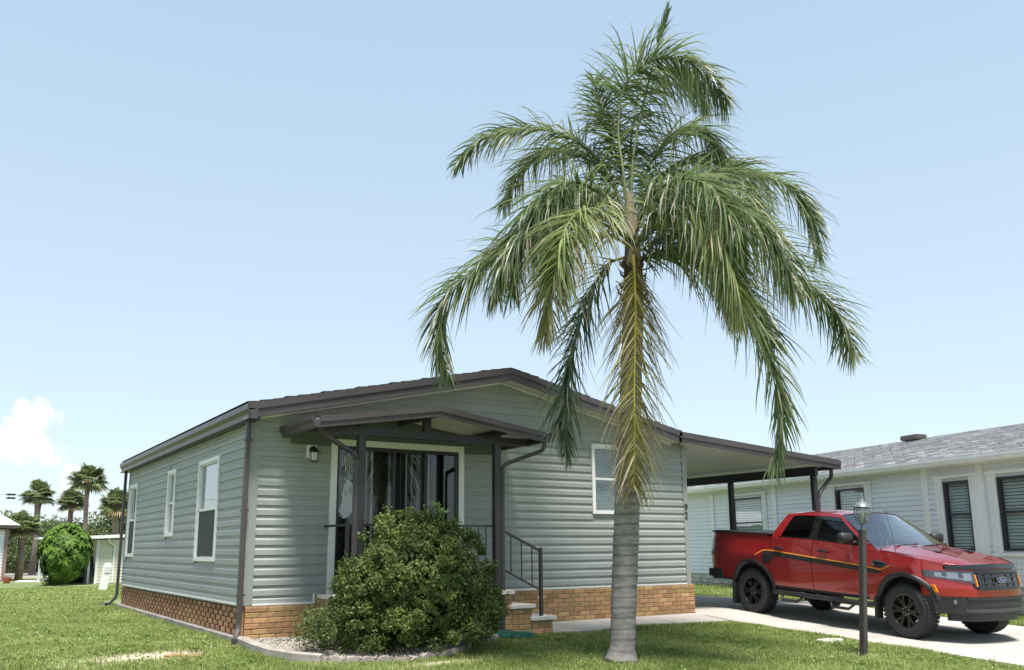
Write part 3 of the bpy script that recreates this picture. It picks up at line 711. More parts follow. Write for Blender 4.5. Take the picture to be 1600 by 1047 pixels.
# pebbles
px_ = rng.uniform(-.1, 3.2, 9000); py_ = rng.uniform(-2.05, -.15, 9000); k_ = inside(px_, py_, poly) & ((px_ < .95) | (rng.random(9000) < .35)); px_, py_ = px_[k_], py_[k_]
oc = np.array([(1,0,0),(-1,0,0),(0,1,0),(0,-1,0),(0,0,.7),(0,0,-.7)]); of = np.array([(0,2,4),(2,1,4),(1,3,4),(3,0,4),(2,0,5),(1,2,5),(3,1,5),(0,3,5)])
s_ = rng.uniform(.008, .026, len(px_)); an = rng.uniform(0, 6.28, len(px_))
V = oc[None]*s_[:, None, None]*rng.uniform(.7, 1.3, (len(px_), 6, 1)); ca, sa = np.cos(an)[:, None], np.sin(an)[:, None]
V = np.stack([V[..., 0]*ca-V[..., 1]*sa, V[..., 0]*sa+V[..., 1]*ca, V[..., 2]], -1)+np.stack([px_, py_, G(px_, py_)+.04], -1)[:, None]
pb = np_mesh('pebbles', V.reshape(-1, 3), (of[None]+(np.arange(len(px_))*6)[:, None, None]).reshape(-1, 3), mat('pale_gravel', (.30,.27,.235), .9, var=.35, vscale=30)); pb['kind'] = 'stuff'; pb['label'] = 'pale gravel strewn over the planting bed'
# scalloped edging blocks round the bed
edg = empty('bed_edging', 'weathered scalloped concrete edging round the big shrub', 'edging')
pts = []
for (x0, y0), (x1, y1) in zip(bed[1:-1], bed[2:]):
    L_ = math.hypot(x1-x0, y1-y0); n = max(1, round(L_/.17))
    for i in range(n): pts.append((x0+(x1-x0)*(i+.5)/n, y0+(y1-y0)*(i+.5)/n, math.atan2(y1-y0, x1-x0)))
sc = MB(); arc = [(-.08, 0), (.08, 0), (.08, .07)]+[(.078*math.cos(t), .07+.055*math.sin(t)) for t in np.linspace(.2, math.pi-.2, 7)]+[(-.08, .07)]
sc.prism(arc, lambda u, v, w: (u, w, v), -.032, .032); scm = sc.mesh('edging_block', CONC_OLD)
for x, y, a in pts:
    o = inst(scm, 'edging_block', edg, (x, y, g(x, y)-.055-.025*rr.random()), (R(rr.uniform(-9, 9)), R(rr.uniform(-5, 5)), a+R(rr.uniform(-8, 8))))
cs = MB()
cp = [(-.08, -.16), (-.02, -.6), (.05, -1.0), (.20, -1.40), (.42, -1.66)]
cs.sweep([(x, y, g(x, y)+.02) for x, y in cp], [(-.075, -.1), (.075, -.1), (.07, .055), (.02, .07), (-.06, .06)])
tag(cs.build('concrete_kerb', CONC_OLD), 'rough pale concrete kerb running forward from the front downspout corner', 'kerb')
# splash block at the porch downspout
sp = MB(); sx, sy = 3.42, -.95; zs = g(sx, sy)+.025
def spf(u, v, w): return (sx+u*.96-v*.28, sy+u*-.28-v*.96*1, zs+w)
sp.add([spf(*p) for p in [(-.28,-.10,.10),(.28,-.15,.03),(.28,.15,.03),(-.28,.10,.10),(-.26,-.075,.05),(.28,-.12,.0),(.28,.12,.0),(-.26,.075,.05),(-.28,-.10,-.02),(.28,-.15,-.03),(.28,.15,-.03),(-.28,.10,-.02)]],
       [(0,1,5,4),(4,5,6,7),(7,6,2,3),(0,4,7,3),(8,9,1,0),(9,10,2,6,5,1),(10,11,3,2),(11,8,0,3),(8,11,10,9)])
tag(sp.build('splash_block', mat('green_plastic', (.02,.12,.10), .4, var=.2, vscale=8)), 'dark green plastic splash block on the ground beside the steps', 'splash block')
st = MB(); st.prism([(.22*math.cos(a)*(1+.12*math.sin(3*a)), .14*math.sin(a)*(1+.1*math.cos(2*a))) for a in np.linspace(0, 6.0, 12)], lambda u, v, w: (7.20+u, -3.17+v, g(7.2, -3.17)+w), -.05, .035)
tag(st.build('stepping_stone', CONC_W), 'flat pale stepping stone in the grass beside the driveway', 'stone')
for i, (x, y, a) in enumerate([(-.95, -.62, .3), (-.78, -.72, -.2)]):
    o = MB().bbox(-.1, .1, -.05, .05, -.03, .018, .006).build('loose_brick', BRICK_RED); o.location = (x, y, g(x, y)); o.rotation_euler = (0, 0, a)
    tag(o, ['loose red brick lying in the side lawn, the left one', 'loose red brick lying in the side lawn, the right one'][i], 'brick', 'loose bricks in the lawn')
# ------------------------------------------------------------------ foliage builders
def leaf_cloud(name, centers, normals, size, m_, parent=None, aspect=.45, jit=.9, seed=1, droop=.0, fold=.0):
    """one small pointed leaf (4-gon) per centre, facing roughly along its normal"""
    r = np.random.default_rng(seed); n = len(centers)
    nz = normals+r.normal(0, jit, (n, 3)); nz /= np.linalg.norm(nz, axis=1)[:, None]+1e-9
    t = r.normal(0, 1, (n, 3)); t[:, 2] -= droop; t -= nz*(t*nz).sum(1)[:, None]; t /= np.linalg.norm(t, axis=1)[:, None]+1e-9
    b = np.cross(nz, t); s = (size*r.uniform(.6, 1.3, n))[:, None]
    V = np.stack([centers-t*s*.5, centers+b*s*aspect*.5-t*s*.05+nz*s*fold, centers+t*s*.55, centers-b*s*aspect*.5-t*s*.05+nz*s*fold], 1)
    return np_mesh(name, V.reshape(-1, 3), (np.arange(n)*4)[:, None]+np.arange(4)[None], m_, parent)
def lumpy(n, c, rad, seed, lumps=26, amp=.22, depth=.35, bottom=-1):
    """points in the outer shell of an uneven rounded crown, with outward normals"""
    r = np.random.default_rng(seed)
    L = r.normal(0, 1, (lumps, 3)); L /= np.linalg.norm(L, axis=1)[:, None]; la = r.uniform(-1, 1, lumps)
    d = r.normal(0, 1, (n*2, 3)); d /= np.linalg.norm(d, axis=1)[:, None]; d = d[d[:, 2] > bottom][:n]
    f = 1+amp*(np.exp(-((1-d@L.T)/.05))*la[None]).sum(1)
    k = 1-depth*r.random(len(d))**2.2
    return c+d*np.array(rad)*(f*k)[:, None], d/np.array(rad)
def twigs(mb, root, tips, r0=.02, n=5):
    for tp in tips:
        p = Vector(root); q = Vector(tp); mid = (p+q)/2+Vector((random.uniform(-.1, .1), random.uniform(-.1, .1), random.uniform(0, .12)))
        mb.tube([p, mid, q], [r0, r0*.6, r0*.2], n)

# big rounded shrub in front of the porch
shr = empty('rounded_shrub', 'big rounded dark green shrub in front of the porch', 'shrub', (1.76, -1.38, g(1.76, -1.38)))
SHG = leaf_mat('shrub_leaf', (.06,.09,.028), (.15,.195,.055), .55, .3, 2.6, rnd=.45, spec=.2)
cs_ = []; ns_ = []; r_ = np.random.default_rng(5)
for i, (c, rad, n) in enumerate([((0, 0, .90), (1.06, .78, .76), 150), ((-.62, -.1, .48), (.64, .55, .48), 60), ((.62, -.05, .50), (.62, .55, .50), 60), ((.05, -.25, .36), (.92, .50, .38), 60), ((-.15, .0, 1.28), (.62, .52, .36), 40), ((.98, .1, .66), (.33, .4, .44), 26), ((-.98, -.05, .62), (.35, .4, .38), 26), ((-1.15, -.15, .28), (.35, .35, .26), 16)]):
    cc, cn = lumpy(n, np.array(c), rad, 40+i, lumps=30, amp=.16, depth=.16, bottom=-.75)      # shoots: each a small tuft of leaves
    for q, w in zip(cc, cn):
        w = w/np.linalg.norm(w); k = int(r_.integers(90, 190)); d = r_.normal(0, 1, (k, 3)); d /= np.linalg.norm(d, axis=1)[:, None]; rr_ = r_.uniform(.07, .17)
        cs_.append(q+d*rr_*(r_.random(k)**.45)[:, None]*np.array([1, 1, .8])+w*.02); ns_.append(d*.8+w+np.array([0, 0, .4]))
P_ = np.concatenate(cs_)*np.array([.85, .95, .97]); N_ = np.concatenate(ns_)
# sprigs that break the outline
sel = r_.choice(len(P_), 420); spP = []; spN = []
for i in sel:
    d = N_[i]/np.linalg.norm(N_[i])+np.array([0, 0, .5])+r_.normal(0, .35, 3); d /= np.linalg.norm(d); L_ = r_.uniform(.06, .17)
    for t in np.linspace(.1, 1, 9): spP.append(P_[i]+d*L_*t+r_.normal(0, .012, 3)); spN.append(d)
P_ = np.concatenate([P_, spP]); N_ = np.concatenate([N_, spN])
k_ = P_[:, 2] > .03; P_, N_ = P_[k_], N_[k_]
leaf_cloud('foliage', P_, N_/np.linalg.norm(N_, axis=1)[:, None], .042, SHG, shr, .5, .75, 3)
p, nn = lumpy(2500, np.array((0, 0, .74)), (.86, .60, .64), 77, depth=.1, bottom=-.9)
leaf_cloud('inner_foliage', p, nn, .10, SHG, shr, .6, .5, 4)
nt_ = []; d0 = np.array([.12, -.25, 1.62])
for k in range(26): nt_.append(d0+np.array([r_.normal(0, .05), r_.normal(0, .05), r_.uniform(-.05, .16)]))
leaf_cloud('new_growth', np.array(nt_), np.tile([0, -.4, 1], (26, 1)), .10, leaf_mat('new_leaf', (.15,.26,.05), (.2,.32,.08), .45, .4), shr, .45, .6, 6)
mb = MB(); twigs(mb, (0, 0, -.02), [(x, y, z) for x, y, z in ((-.6, .1, .8), (.55, -.1, .9), (.1, .2, 1.3), (-.3, -.3, .7), (.35, -.35, .6), (-.05, -.1, 1.5), (.75, .1, .6), (-.8, -.1, .55))], .03); mb.build('stem', mat('twig_bark', (.10,.075,.055), .9, var=.3, vscale=12), shr)
# low straggly shrub at its left
sl_ = empty('straggly_shrub', 'low straggly shrub with bare grey twigs by the brick corner', 'shrub', (.72, -1.18, g(.72, -1.18)))
mb = MB(); tips = []
for k in range(60):
    a = r_.uniform(0, 6.28); rr_ = r_.uniform(.15, .50); tips.append((rr_*math.cos(a), rr_*math.sin(a)*.8, r_.uniform(.12, .50)))
twigs(mb, (0, 0, -.02), tips, .008, 4); mb.build('stem', mat('grey_twig', (.24,.21,.17), .9, var=.2, vscale=9), sl_)
tp = np.array(tips); pp = np.concatenate([tp+r_.normal(0, .055, tp.shape) for _ in range(45)]); pp = pp[pp[:, 2] > .02]
leaf_cloud('foliage', pp, np.tile([0, -.3, .8], (len(pp), 1)), .036, SHG, sl_, .5, 1.0, 8)

# ------------------------------------------------------------------ queen palm
TRUNK=[ (3.518,-3.105,-0.185,0.153), (3.537,-3.117,0.051,0.146), (3.563,-3.134,0.561,0.151), (3.598,-3.157,1.155,0.153), (3.626,-3.175,1.686,0.150), (3.662,-3.198,2.305,0.143), (3.704,-3.225,3.100,0.133), (3.748,-3.253,3.917,0.130), (3.769,-3.267,4.419,0.127), (3.770,-3.267,4.930,0.106), (3.755,-3.258,5.626,0.054) ]
FRONDS=[
('g',0.62,[(3.761,-3.262,5.102),(3.699,-3.222,5.891),(3.725,-3.119,6.570),(3.812,-3.176,7.171),(4.014,-3.425,7.456),(4.216,-3.793,7.390),(4.373,-4.132,7.016),(4.487,-4.325,6.605)]),
('g',0.60,[(3.829,-3.187,5.227),(3.902,-3.114,5.980),(4.099,-3.004,6.814),(4.400,-2.960,7.496),(4.776,-2.964,7.857),(5.224,-3.015,7.818),(5.475,-3.058,7.415)]),
('s',0.22,[(3.759,-3.260,5.276),(3.818,-3.299,6.158),(4.038,-3.321,7.029),(4.189,-3.419,7.685),(4.273,-3.473,8.018),(4.343,-3.518,8.336)]),
('g',0.40,[(3.738,-3.247,5.276),(3.802,-3.050,5.981),(3.754,-2.900,6.672),(3.724,-2.762,7.102),(3.672,-2.728,7.438)]),
('g',0.50,[(3.742,-3.250,5.189),(3.693,-2.980,5.891),(3.479,-2.723,6.396),(3.085,-2.469,6.632),(2.649,-2.188,6.655),(2.286,-1.954,6.500),(2.013,-1.777,6.152)]),
('g',0.55,[(3.875,-3.097,5.265),(3.914,-2.646,6.066),(3.834,-2.119,6.634),(3.722,-1.571,6.876),(3.528,-1.089,6.711),(3.336,-0.846,6.192)]),
('g',0.65,[(3.680,-3.328,5.023),(3.233,-3.397,5.376),(2.753,-3.445,5.460),(2.343,-3.418,5.255),(2.092,-3.376,4.858),(1.983,-3.305,4.430),(1.931,-3.271,4.046)]),
('g',0.62,[(3.736,-3.246,4.973),(3.315,-3.093,5.198),(2.845,-2.909,5.163),(2.281,-2.664,4.869),(1.942,-2.565,4.539),(1.588,-2.337,4.135),(1.507,-2.284,3.632),(1.587,-2.336,3.198)]),
('y',0.60,[(3.616,-3.406,4.817),(3.032,-3.624,4.805),(2.529,-3.776,4.606),(2.240,-3.828,4.324),(2.080,-3.844,3.885),(2.027,-3.809,3.415)]),
('l',0.62,[(3.616,-3.406,4.817),(3.005,-3.726,4.968),(2.443,-3.959,4.853),(2.108,-4.100,4.551),(1.968,-4.129,4.188),(1.941,-4.111,3.902)]),
('b',0.55,[(3.724,-3.238,4.759),(3.537,-2.998,4.649),(3.367,-2.770,4.143),(3.219,-2.674,3.539),(3.150,-2.630,3.093),(3.109,-2.603,2.654),(3.157,-2.634,2.293)]),
('d',0.60,[(3.612,-3.463,4.674),(3.503,-3.595,4.290),(3.476,-3.613,3.799),(3.437,-3.588,2.901),(3.445,-3.558,2.258),(3.432,-3.526,1.812)]),
('g',0.66,[(3.798,-3.285,4.716),(3.840,-3.432,4.681),(3.881,-3.696,4.720),(4.010,-4.017,4.633),(4.172,-4.360,4.235),(4.360,-4.600,3.782),(4.552,-4.724,3.164),(4.616,-4.765,2.642),(4.509,-4.696,2.024)]),
('g',0.62,[(3.795,-3.283,4.844),(3.945,-3.499,5.192),(4.416,-3.803,5.343),(5.095,-4.122,5.030),(5.525,-4.399,4.487),(5.895,-4.637,3.989),(6.022,-4.720,3.485)]),
('g',0.55,[(3.793,-3.282,5.016),(4.159,-3.280,5.573),(4.655,-3.481,5.945),(5.239,-3.739,6.094),(5.854,-4.016,5.930),(6.141,-4.201,5.496),(6.194,-4.235,4.954)]),
('g',0.60,[(3.921,-3.127,5.176),(4.564,-2.828,6.054),(5.313,-2.715,6.662),(6.086,-2.738,6.790),(6.705,-2.780,6.451),(6.917,-2.798,5.866)]),
('g',0.55,[(3.842,-3.195,5.183),(4.223,-3.084,6.067),(4.635,-3.112,6.673),(5.123,-3.188,6.914),(5.411,-3.255,6.620),(5.468,-3.291,6.185)]),
('l',0.65,[(3.663,-3.436,4.817),(3.586,-3.982,5.002),(3.623,-4.481,4.922),(3.635,-4.846,4.538),(3.687,-4.999,4.058),(3.724,-5.022,3.588)]),
('g',0.60,[(3.718,-3.353,4.937),(3.633,-3.774,5.330),(3.584,-4.338,5.361),(3.569,-4.804,5.107),(3.613,-5.070,4.684),(3.681,-5.114,4.280)]),
('g',0.60,[(3.878,-3.099,5.133),(4.026,-2.362,6.007),(4.010,-1.637,6.263),(3.918,-1.102,6.022),(3.846,-0.937,5.449)]),
('g',0.62,[(3.684,-3.331,4.937),(3.069,-3.410,5.268),(2.561,-3.440,5.231),(2.156,-3.416,4.913),(1.829,-3.325,4.397),(1.705,-3.245,3.979)]),
('g',0.62,[(3.797,-3.285,4.930),(3.866,-3.806,5.302),(4.053,-4.283,5.341),(4.339,-4.705,5.012),(4.548,-4.959,4.484),(4.646,-5.022,4.021)]),
('b',0.60,[(3.860,-3.207,4.835),(4.551,-3.176,5.211),(5.195,-3.235,5.058),(5.764,-3.363,4.530),(6.118,-3.473,3.870)]),
('g',0.60,[(3.915,-3.123,4.957),(4.834,-2.764,5.565),(5.641,-2.570,5.590),(6.157,-2.546,5.092),(6.361,-2.558,4.427)]),
]
palm = empty('queen_palm', 'tall feathery palm with drooping fronds on the front lawn', 'palm tree', (TRUNK[0][0], TRUNK[0][1], TRUNK[0][2]))
po = Vector(palm.location)
def bark_mat():
    M = mat('palm_bark', (.21,.19,.175), .9, col2=(.33,.305,.285), vscale=3, detail=8, bump=.7, bscale=25, dirt=((.10,.09,.085), .6, 6), stretch=(3, 3, 9))
    N = M.node_tree.nodes; L = M.node_tree.links; P = N['Principled BSDF']; src = P.inputs['Base Color'].links[0].from_socket
    tc = N.new('ShaderNodeTexCoord'); wv = N.new('ShaderNodeTexWave'); wv.bands_direction = 'Z'; wv.inputs['Scale'].default_value = 2.6; wv.inputs['Distortion'].default_value = 1.6; wv.inputs['Detail'].default_value = 3
    L.new(tc.outputs['Object'], wv.inputs[0]); mr = N.new('ShaderNodeMapRange'); L.new(wv.outputs['Fac'], mr.inputs[0]); mr.inputs[1].default_value = .0; mr.inputs[2].default_value = .35; mr.inputs[3].default_value = .60; mr.inputs[4].default_value = 1
    mx = N.new('ShaderNodeMixRGB'); mx.blend_type = 'MULTIPLY'; mx.inputs[0].default_value = 1; L.new(src, mx.inputs[1]); L.new(mr.outputs[0], mx.inputs[2]); L.new(mx.outputs[0], P.inputs['Base Color']); return M
path = []; rad = []
for i in range(len(TRUNK)-3):
    a, b = np.array(TRUNK[i]), np.array(TRUNK[i+1])
    n = max(2, int((b[2]-a[2])/.035))
    for k in range(n):
        q = a+(b-a)*k/n; path.append(Vector(q[:3])-po); rad.append(q[3]*(1+.026*math.sin(q[2]*52+.8*math.sin(q[2]*7))+.014*math.sin(q[2]*17)))
rad[0] *= 1.38; rad[1] *= 1.24; rad[2] *= 1.14; rad[3] *= 1.07
MB().tube(path, rad, 22).build('trunk', bark_mat(), palm, smooth=True)
q = [np.array(t) for t in TRUNK[-4:]]
MB().tube([Vector(t[:3])-po for t in q], [q[0][3], q[1][3]*1.0, q[2][3]*.9, q[3][3]*.7], 14).build('crownshaft', mat('crownshaft_brown', (.10,.065,.045), .8, col2=(.14,.13,.06), vscale=6, stretch=(6, 6, 1), bump=.5, bscale=20), palm, smooth=True)
# old leaf bases and fibre round the neck
mb = MB(); c = Vector(TRUNK[-3][:3])-po
for k in range(46):
    a = k*2.4; h = -.38+.62*(k/46); d = Vector((math.cos(a), math.sin(a), 0)); r0 = .12; L_ = random.uniform(.10, .26); w = random.uniform(.025, .055)
    b0 = c+d*r0*.8+Vector((0, 0, h)); tip = b0+d*L_*random.uniform(.3, .75)+Vector((0, 0, L_*random.uniform(.2, .9))); s = Vector((-d.y, d.x, 0))
    mb.add([b0-s*w, b0+s*w, (b0+tip)/2+s*w*.8+d*.03, tip+s*w*.25, tip-s*w*.3+Vector((0, 0, .02)), (b0+tip)/2-s*w*.8+d*.03, b0-d*.03], [(0,1,2,5), (5,2,3,4), (6,1,0)])
mb.build('old_leaf_bases', mat('dry_boot', (.12,.075,.06), .9, var=.4, vscale=10), palm, recalc=False)
PG = {'g': leaf_mat('frond_green', (.085,.13,.055), (.22,.275,.115), .38, .42, 1.6, rnd=.45),
      'l': leaf_mat('frond_light_green', (.14,.19,.065), (.32,.36,.15), .4, .42, 2.0, rnd=.4),
      'y': leaf_mat('frond_yellowing', (.19,.21,.06), (.42,.40,.20), .45, .35, 2.2, rnd=.4),
      'd': leaf_mat('frond_dying', (.36,.34,.09), (.56,.48,.29), .55, .3, 2.6, rnd=.45),
      'b': leaf_mat('frond_blue_green', (.08,.125,.078), (.19,.245,.145), .38, .4, 1.8, rnd=.45),
      's': leaf_mat('frond_spear', (.07,.12,.045), (.10,.16,.06), .4, .3, 2)}
TIP = leaf_mat('frond_dry_tip', (.34,.29,.20), (.46,.41,.32), .6, .3, 3, rnd=.3)
RACH = {'g': mat('rachis_green', (.14,.16,.06), .5), 'd': mat('rachis_yellow', (.52,.44,.08), .5, var=.15, vscale=5)}
RACH.update(l=RACH['g'], y=mat('rachis_lime', (.30,.30,.08), .5), b=RACH['g'], s=RACH['g'])
def catmull(P, n):
    P = [2*P[0]-P[1]]+P+[2*P[-1]-P[-2]]; out = []
    segs = len(P)-3
    for i in range(n):
        t = i/(n-1)*segs; k = min(int(t), segs-1); t -= k; a, b, c, d = P[k:k+4]
        out.append(.5*((2*b)+(c-a)*t+(2*a-5*b+4*c-d)*t*t+(3*b-a-3*c+d)*t**3))
    return out
DROP = [.20, .17, 0, .08, .10, .12, .12, .07, .12, .12, .07, .10, .09, .09, .09, .14, .12, .16, .14, .14, .14, .12, .12, .12]
def frond(kind, LL, pts, seed):
    r = np.random.default_rng(seed); pts = [np.array(p)-np.array(po) for p in pts]
    length = sum(np.linalg.norm(b-a) for a, b in zip(pts[:-1], pts[1:]))
    N = max(24, int(length/.0135)); cur = catmull(pts, N); V = []; F = []; MI = []
    rach = MB().tube([Vector(p) for p in cur[::3]]+[Vector(cur[-1])], [max(.004, .021*max(0, 1-i/(N/3))**.8) for i in range(len(cur[::3])+1)], 6)
    t0 = cur[1]-cur[0]; t0 /= np.linalg.norm(t0); side = np.cross(t0, (0, 0, 1)); 
    if np.linalg.norm(side) < .2: side = np.cross(t0, (.54, .84, 0))
    side /= np.linalg.norm(side); start = (.10 if pts[-1][2] < pts[0][2]+.9 else .16) if kind != 's' else .55
    for i in range(N):
        u = i/(N-1); T = cur[min(i+1, N-1)]-cur[max(i-1, 0)]; T /= np.linalg.norm(T); side = side-T*side.dot(T); side /= np.linalg.norm(side); up_ = np.cross(side, T)
        if u < start: continue
        env = min(1, (u-start)/.18+.35)*(1-.62*max(0, (u-.55)/.45)**1.4)
        for s in (-1, 1):
            if r.random() < (.6 if kind == 's' else .08): continue
            L_ = LL*1.42*env*r.uniform(.72, 1.12); ang = R(r.uniform(42, 76))*(1-.40*u); lift = r.choice([-.30, .05, .42])+r.normal(0, .16)
            d = T*math.cos(ang)+side*s*math.sin(ang)+up_*lift
            if kind == 's': d = T+side*s*r.uniform(.05, .4)
            if kind in 'd': d = T*.72+side*s*.6+up_*.1+r.normal(0, .14, 3)
            d /= np.linalg.norm(d); p = cur[i].copy(); nseg = 6; w0 = .0098*r.uniform(.75, 1.25); st = L_/nseg; drop = DROP[seed-100]*r.uniform(.5, 1.7)
            b = len(V); kink = r.integers(2, 6) if r.random() < .25 else 99; tipdry = r.random() < {'g': .10, 'b': .22, 'l': .25, 'y': .55, 'd': .75, 's': 0}[kind]
            wd = np.cross(d, (0, 0, 1.)); nw = np.linalg.norm(wd); wd = wd/nw if nw > .1 else side
            wd = wd*math.cos(.6)+np.cross(d, wd)*math.sin(.6)*r.choice([-1, 1])
            for k in range(nseg+1):
                w = w0*(1-(k/nseg)**2.2)*(.7 if k == 0 else 1)+.0012
                V.append(p-wd*w); V.append(p+wd*w)
                d = d+np.array([0, 0, -1])*drop*(1+.9*k/nseg)*(4 if k == kink else 1)*(1 if L_ > .25 else .5); d /= np.linalg.norm(d); p = p+d*st
            for k in range(nseg): F.append((b+2*k, b+2*k+1, b+2*k+3, b+2*k+2)); MI.append(1 if tipdry and k >= (3 if kind in 'gbl' else 2) else 0)
    o = np_mesh('frond', np.array(V), np.array(F), PG[kind], palm); o.data.materials.append(TIP); o.data.polygons.foreach_set('material_index', MI)
    ro = rach.build('rachis', RACH[kind], o, smooth=True)
for i, (k, LL, pts) in enumerate(FRONDS): frond(k, LL, pts, 100+i)

# ------------------------------------------------------------------ lawn grass
def dirt(x, y):
    v = np.zeros_like(x)
    for cx, cy, rx, ry, s in [(-1.15, -.55, .95, .35, 1), (-.6, -.15, .6, .3, .8), (-1.9, -.9, .8, .3, .6), (-.4, .9, .25, 1.2, .6), (3.0, -1.3, .5, .22, .8), (6.7, -4.06, .35, .3, .8), (3.52, -3.11, .34, .34, .95), (1.6, -2.25, 1.3, .16, .8), (4.6, -2.6, .7, .25, .35)]:
        d = ((x-cx)/rx)**2+((y-cy)/ry)**2; v = np.maximum(v, s*np.exp(-d*1.1))
    return v
def grass(n, xr, yr, hmin, hmax, seed, wid):
    r = np.random.default_rng(seed); x = r.uniform(*xr, n); y = r.uniform(*yr, n)
    keep = ~((x > -.16) & (x < 7.72) & (y > -.16) & (y < D+.1))
    keep &= ~((x > 7.63) & (x < 11.65) & (y > -9))
    keep &= ~((x > 3.1) & (x < 7.7) & (y > -.885) & (y < .1))
    keep &= ~inside(x, y, bed+[(3.1, -.3), (.2, -.1)])
    keep &= ~((x > .9) & (x < 4.25) & (y > -.93) & (y < 0))
    patch = .5+.5*np.sin(x*2.1+1.3*np.sin(y*1.7))*np.sin(y*2.6+np.sin(x*1.3)*1.5)
    keep &= r.random(n) > dirt(x, y)*1.05; keep &= r.random(n) < .38+.62*patch
    x, y, patch = x[keep], y[keep], patch[keep]; n = len(x); h = r.uniform(hmin, hmax, n)*(.75+.5*patch); a = r.uniform(0, 6.28, n); ln = r.uniform(.15, 1.1, n)
    w = wid*r.uniform(.6, 1.3, n); z = G(x, y)-.02+lawn_bumps(x, y)
    dx, dy = np.cos(a), np.sin(a); b = np.stack([x, y, z], -1); d = np.stack([dx, dy, 0*dx], -1); s = np.stack([-dy, dx, 0*dx], -1)*w[:, None]; U = np.array([0, 0, 1.])
    m1 = b+U*h[:, None]*.6+d*(h*ln*.35)[:, None]; tp = b+U*(h*(1-.25*ln))[:, None]+d*(h*ln)[:, None]
    V = np.stack([b-s, b+s, m1+s*.8, m1-s*.8, tp], 1).reshape(-1, 3); i5 = (np.arange(n)*5)[:, None]
    F = np.concatenate([i5+np.array([[0, 1, 2]]), i5+np.array([[0, 2, 3]]), i5+np.array([[3, 2, 4]])])
    return V, F
GRASS = leaf_mat('grass_blade', (.19,.255,.06), (.34,.39,.13), .5, .45, 1.1, rnd=.4)
sets = [grass(230000, (2.2, 8.0), (-6.4, -.8), .035, .075, 1, .0042), grass(90000, (-.2, 3.6), (-3.2, -.7), .03, .07, 2, .0042), grass(260000, (-5.2, -.05), (-2.2, 4.5), .03, .065, 3, .0045), grass(150000, (-6, 0), (4.5, 13), .04, .075, 4, .008),
        grass(70000, (11.6, 14.6), (-5, 3), .05, .09, 5, .007), grass(50000, (11.2, 15.8), (2.5, 8.5), .05, .10, 6, .009), grass(60000, (-5, 4), (13, 30), .05, .09, 7, .016)]
Vs = []; Fs = []; b = 0
for V, F in sets: Vs.append(V); Fs.append(F+b); b += len(V)
wr = np.random.default_rng(31); wx = np.concatenate([wr.uniform(2.6, 7.6, 260), wr.uniform(-4.5, -.2, 300)]); wy = np.concatenate([wr.uniform(-5.8, -1, 260), wr.uniform(-2, 4, 300)])
kk = ~inside(wx, wy, bed) & ~((wx > 3.1) & (wy > -.95)); wx, wy = wx[kk], wy[kk]
ctr = np.repeat(np.stack([wx, wy, G(wx, wy)+.035], -1), 9, 0)+wr.normal(0, .035, (len(wx)*9, 3))*np.array([1, 1, .25])
wo = leaf_cloud('lawn_weeds', ctr, np.tile([0, 0, 1.], (len(ctr), 1)), .045, leaf_mat('weed_leaf', (.14,.22,.05), (.24,.32,.09), .5, .4, 2, rnd=.3), None, .6, .35, 32); wo['kind'] = 'stuff'; wo['label'] = 'broad-leaved weeds scattered through the lawn'
fl_ = ctr[wr.choice(len(ctr), 60)]+np.array([0, 0, .03]); fo = leaf_cloud('clover_flowers', fl_, np.tile([0, 0, 1.], (len(fl_), 1)), .018, mat('white_petal', (.75,.75,.70), .7), None, .8, .5, 33); fo['kind'] = 'stuff'; fo['label'] = 'tiny white flowers dotted through the lawn'
gr = np_mesh('lawn_grass', np.concatenate(Vs), np.concatenate(Fs), GRASS); gr['kind'] = 'stuff'; gr['label'] = 'short green lawn grass round the house'
# bare sandy soil where the lawn has worn thin, as a vertex mask on the ground
go = bpy.data.objects['ground']; at_ = go.data.attributes.new('worn', 'FLOAT', 'POINT'); at_.data.foreach_set('value', dirt(XX.ravel(), YY.ravel()).astype(np.float32))
N = LAWN.node_tree.nodes; L = LAWN.node_tree.links; P = N['Principled BSDF']; src = P.inputs['Base Color'].links[0].from_socket
an_ = N.new('ShaderNodeAttribute'); an_.attribute_name = 'worn'; nz = N.new('ShaderNodeTexNoise'); nz.inputs['Scale'].default_value = 7; nz.inputs['Detail'].default_value = 6
tcn = N.new('ShaderNodeTexCoord'); L.new(tcn.outputs['Object'], nz.inputs['Vector']); mm = N.new('ShaderNodeMath'); mm.operation = 'MULTIPLY_ADD'; L.new(nz.outputs['Fac'], mm.inputs[0]); mm.inputs[1].default_value = .9; mm.inputs[2].default_value = -.45
m2 = N.new('ShaderNodeMath'); m2.operation = 'ADD'; L.new(mm.outputs[0], m2.inputs[0]); L.new(an_.outputs['Fac'], m2.inputs[1]); mr = N.new('ShaderNodeMapRange'); L.new(m2.outputs[0], mr.inputs[0]); mr.inputs[1].default_value = .2; mr.inputs[2].default_value = .6
mx = N.new('ShaderNodeMixRGB'); L.new(mr.outputs[0], mx.inputs[0]); L.new(src, mx.inputs[1]); mx.inputs[2].default_value = (.40,.345,.26, 1); L.new(mx.outputs[0], P.inputs['Base Color'])
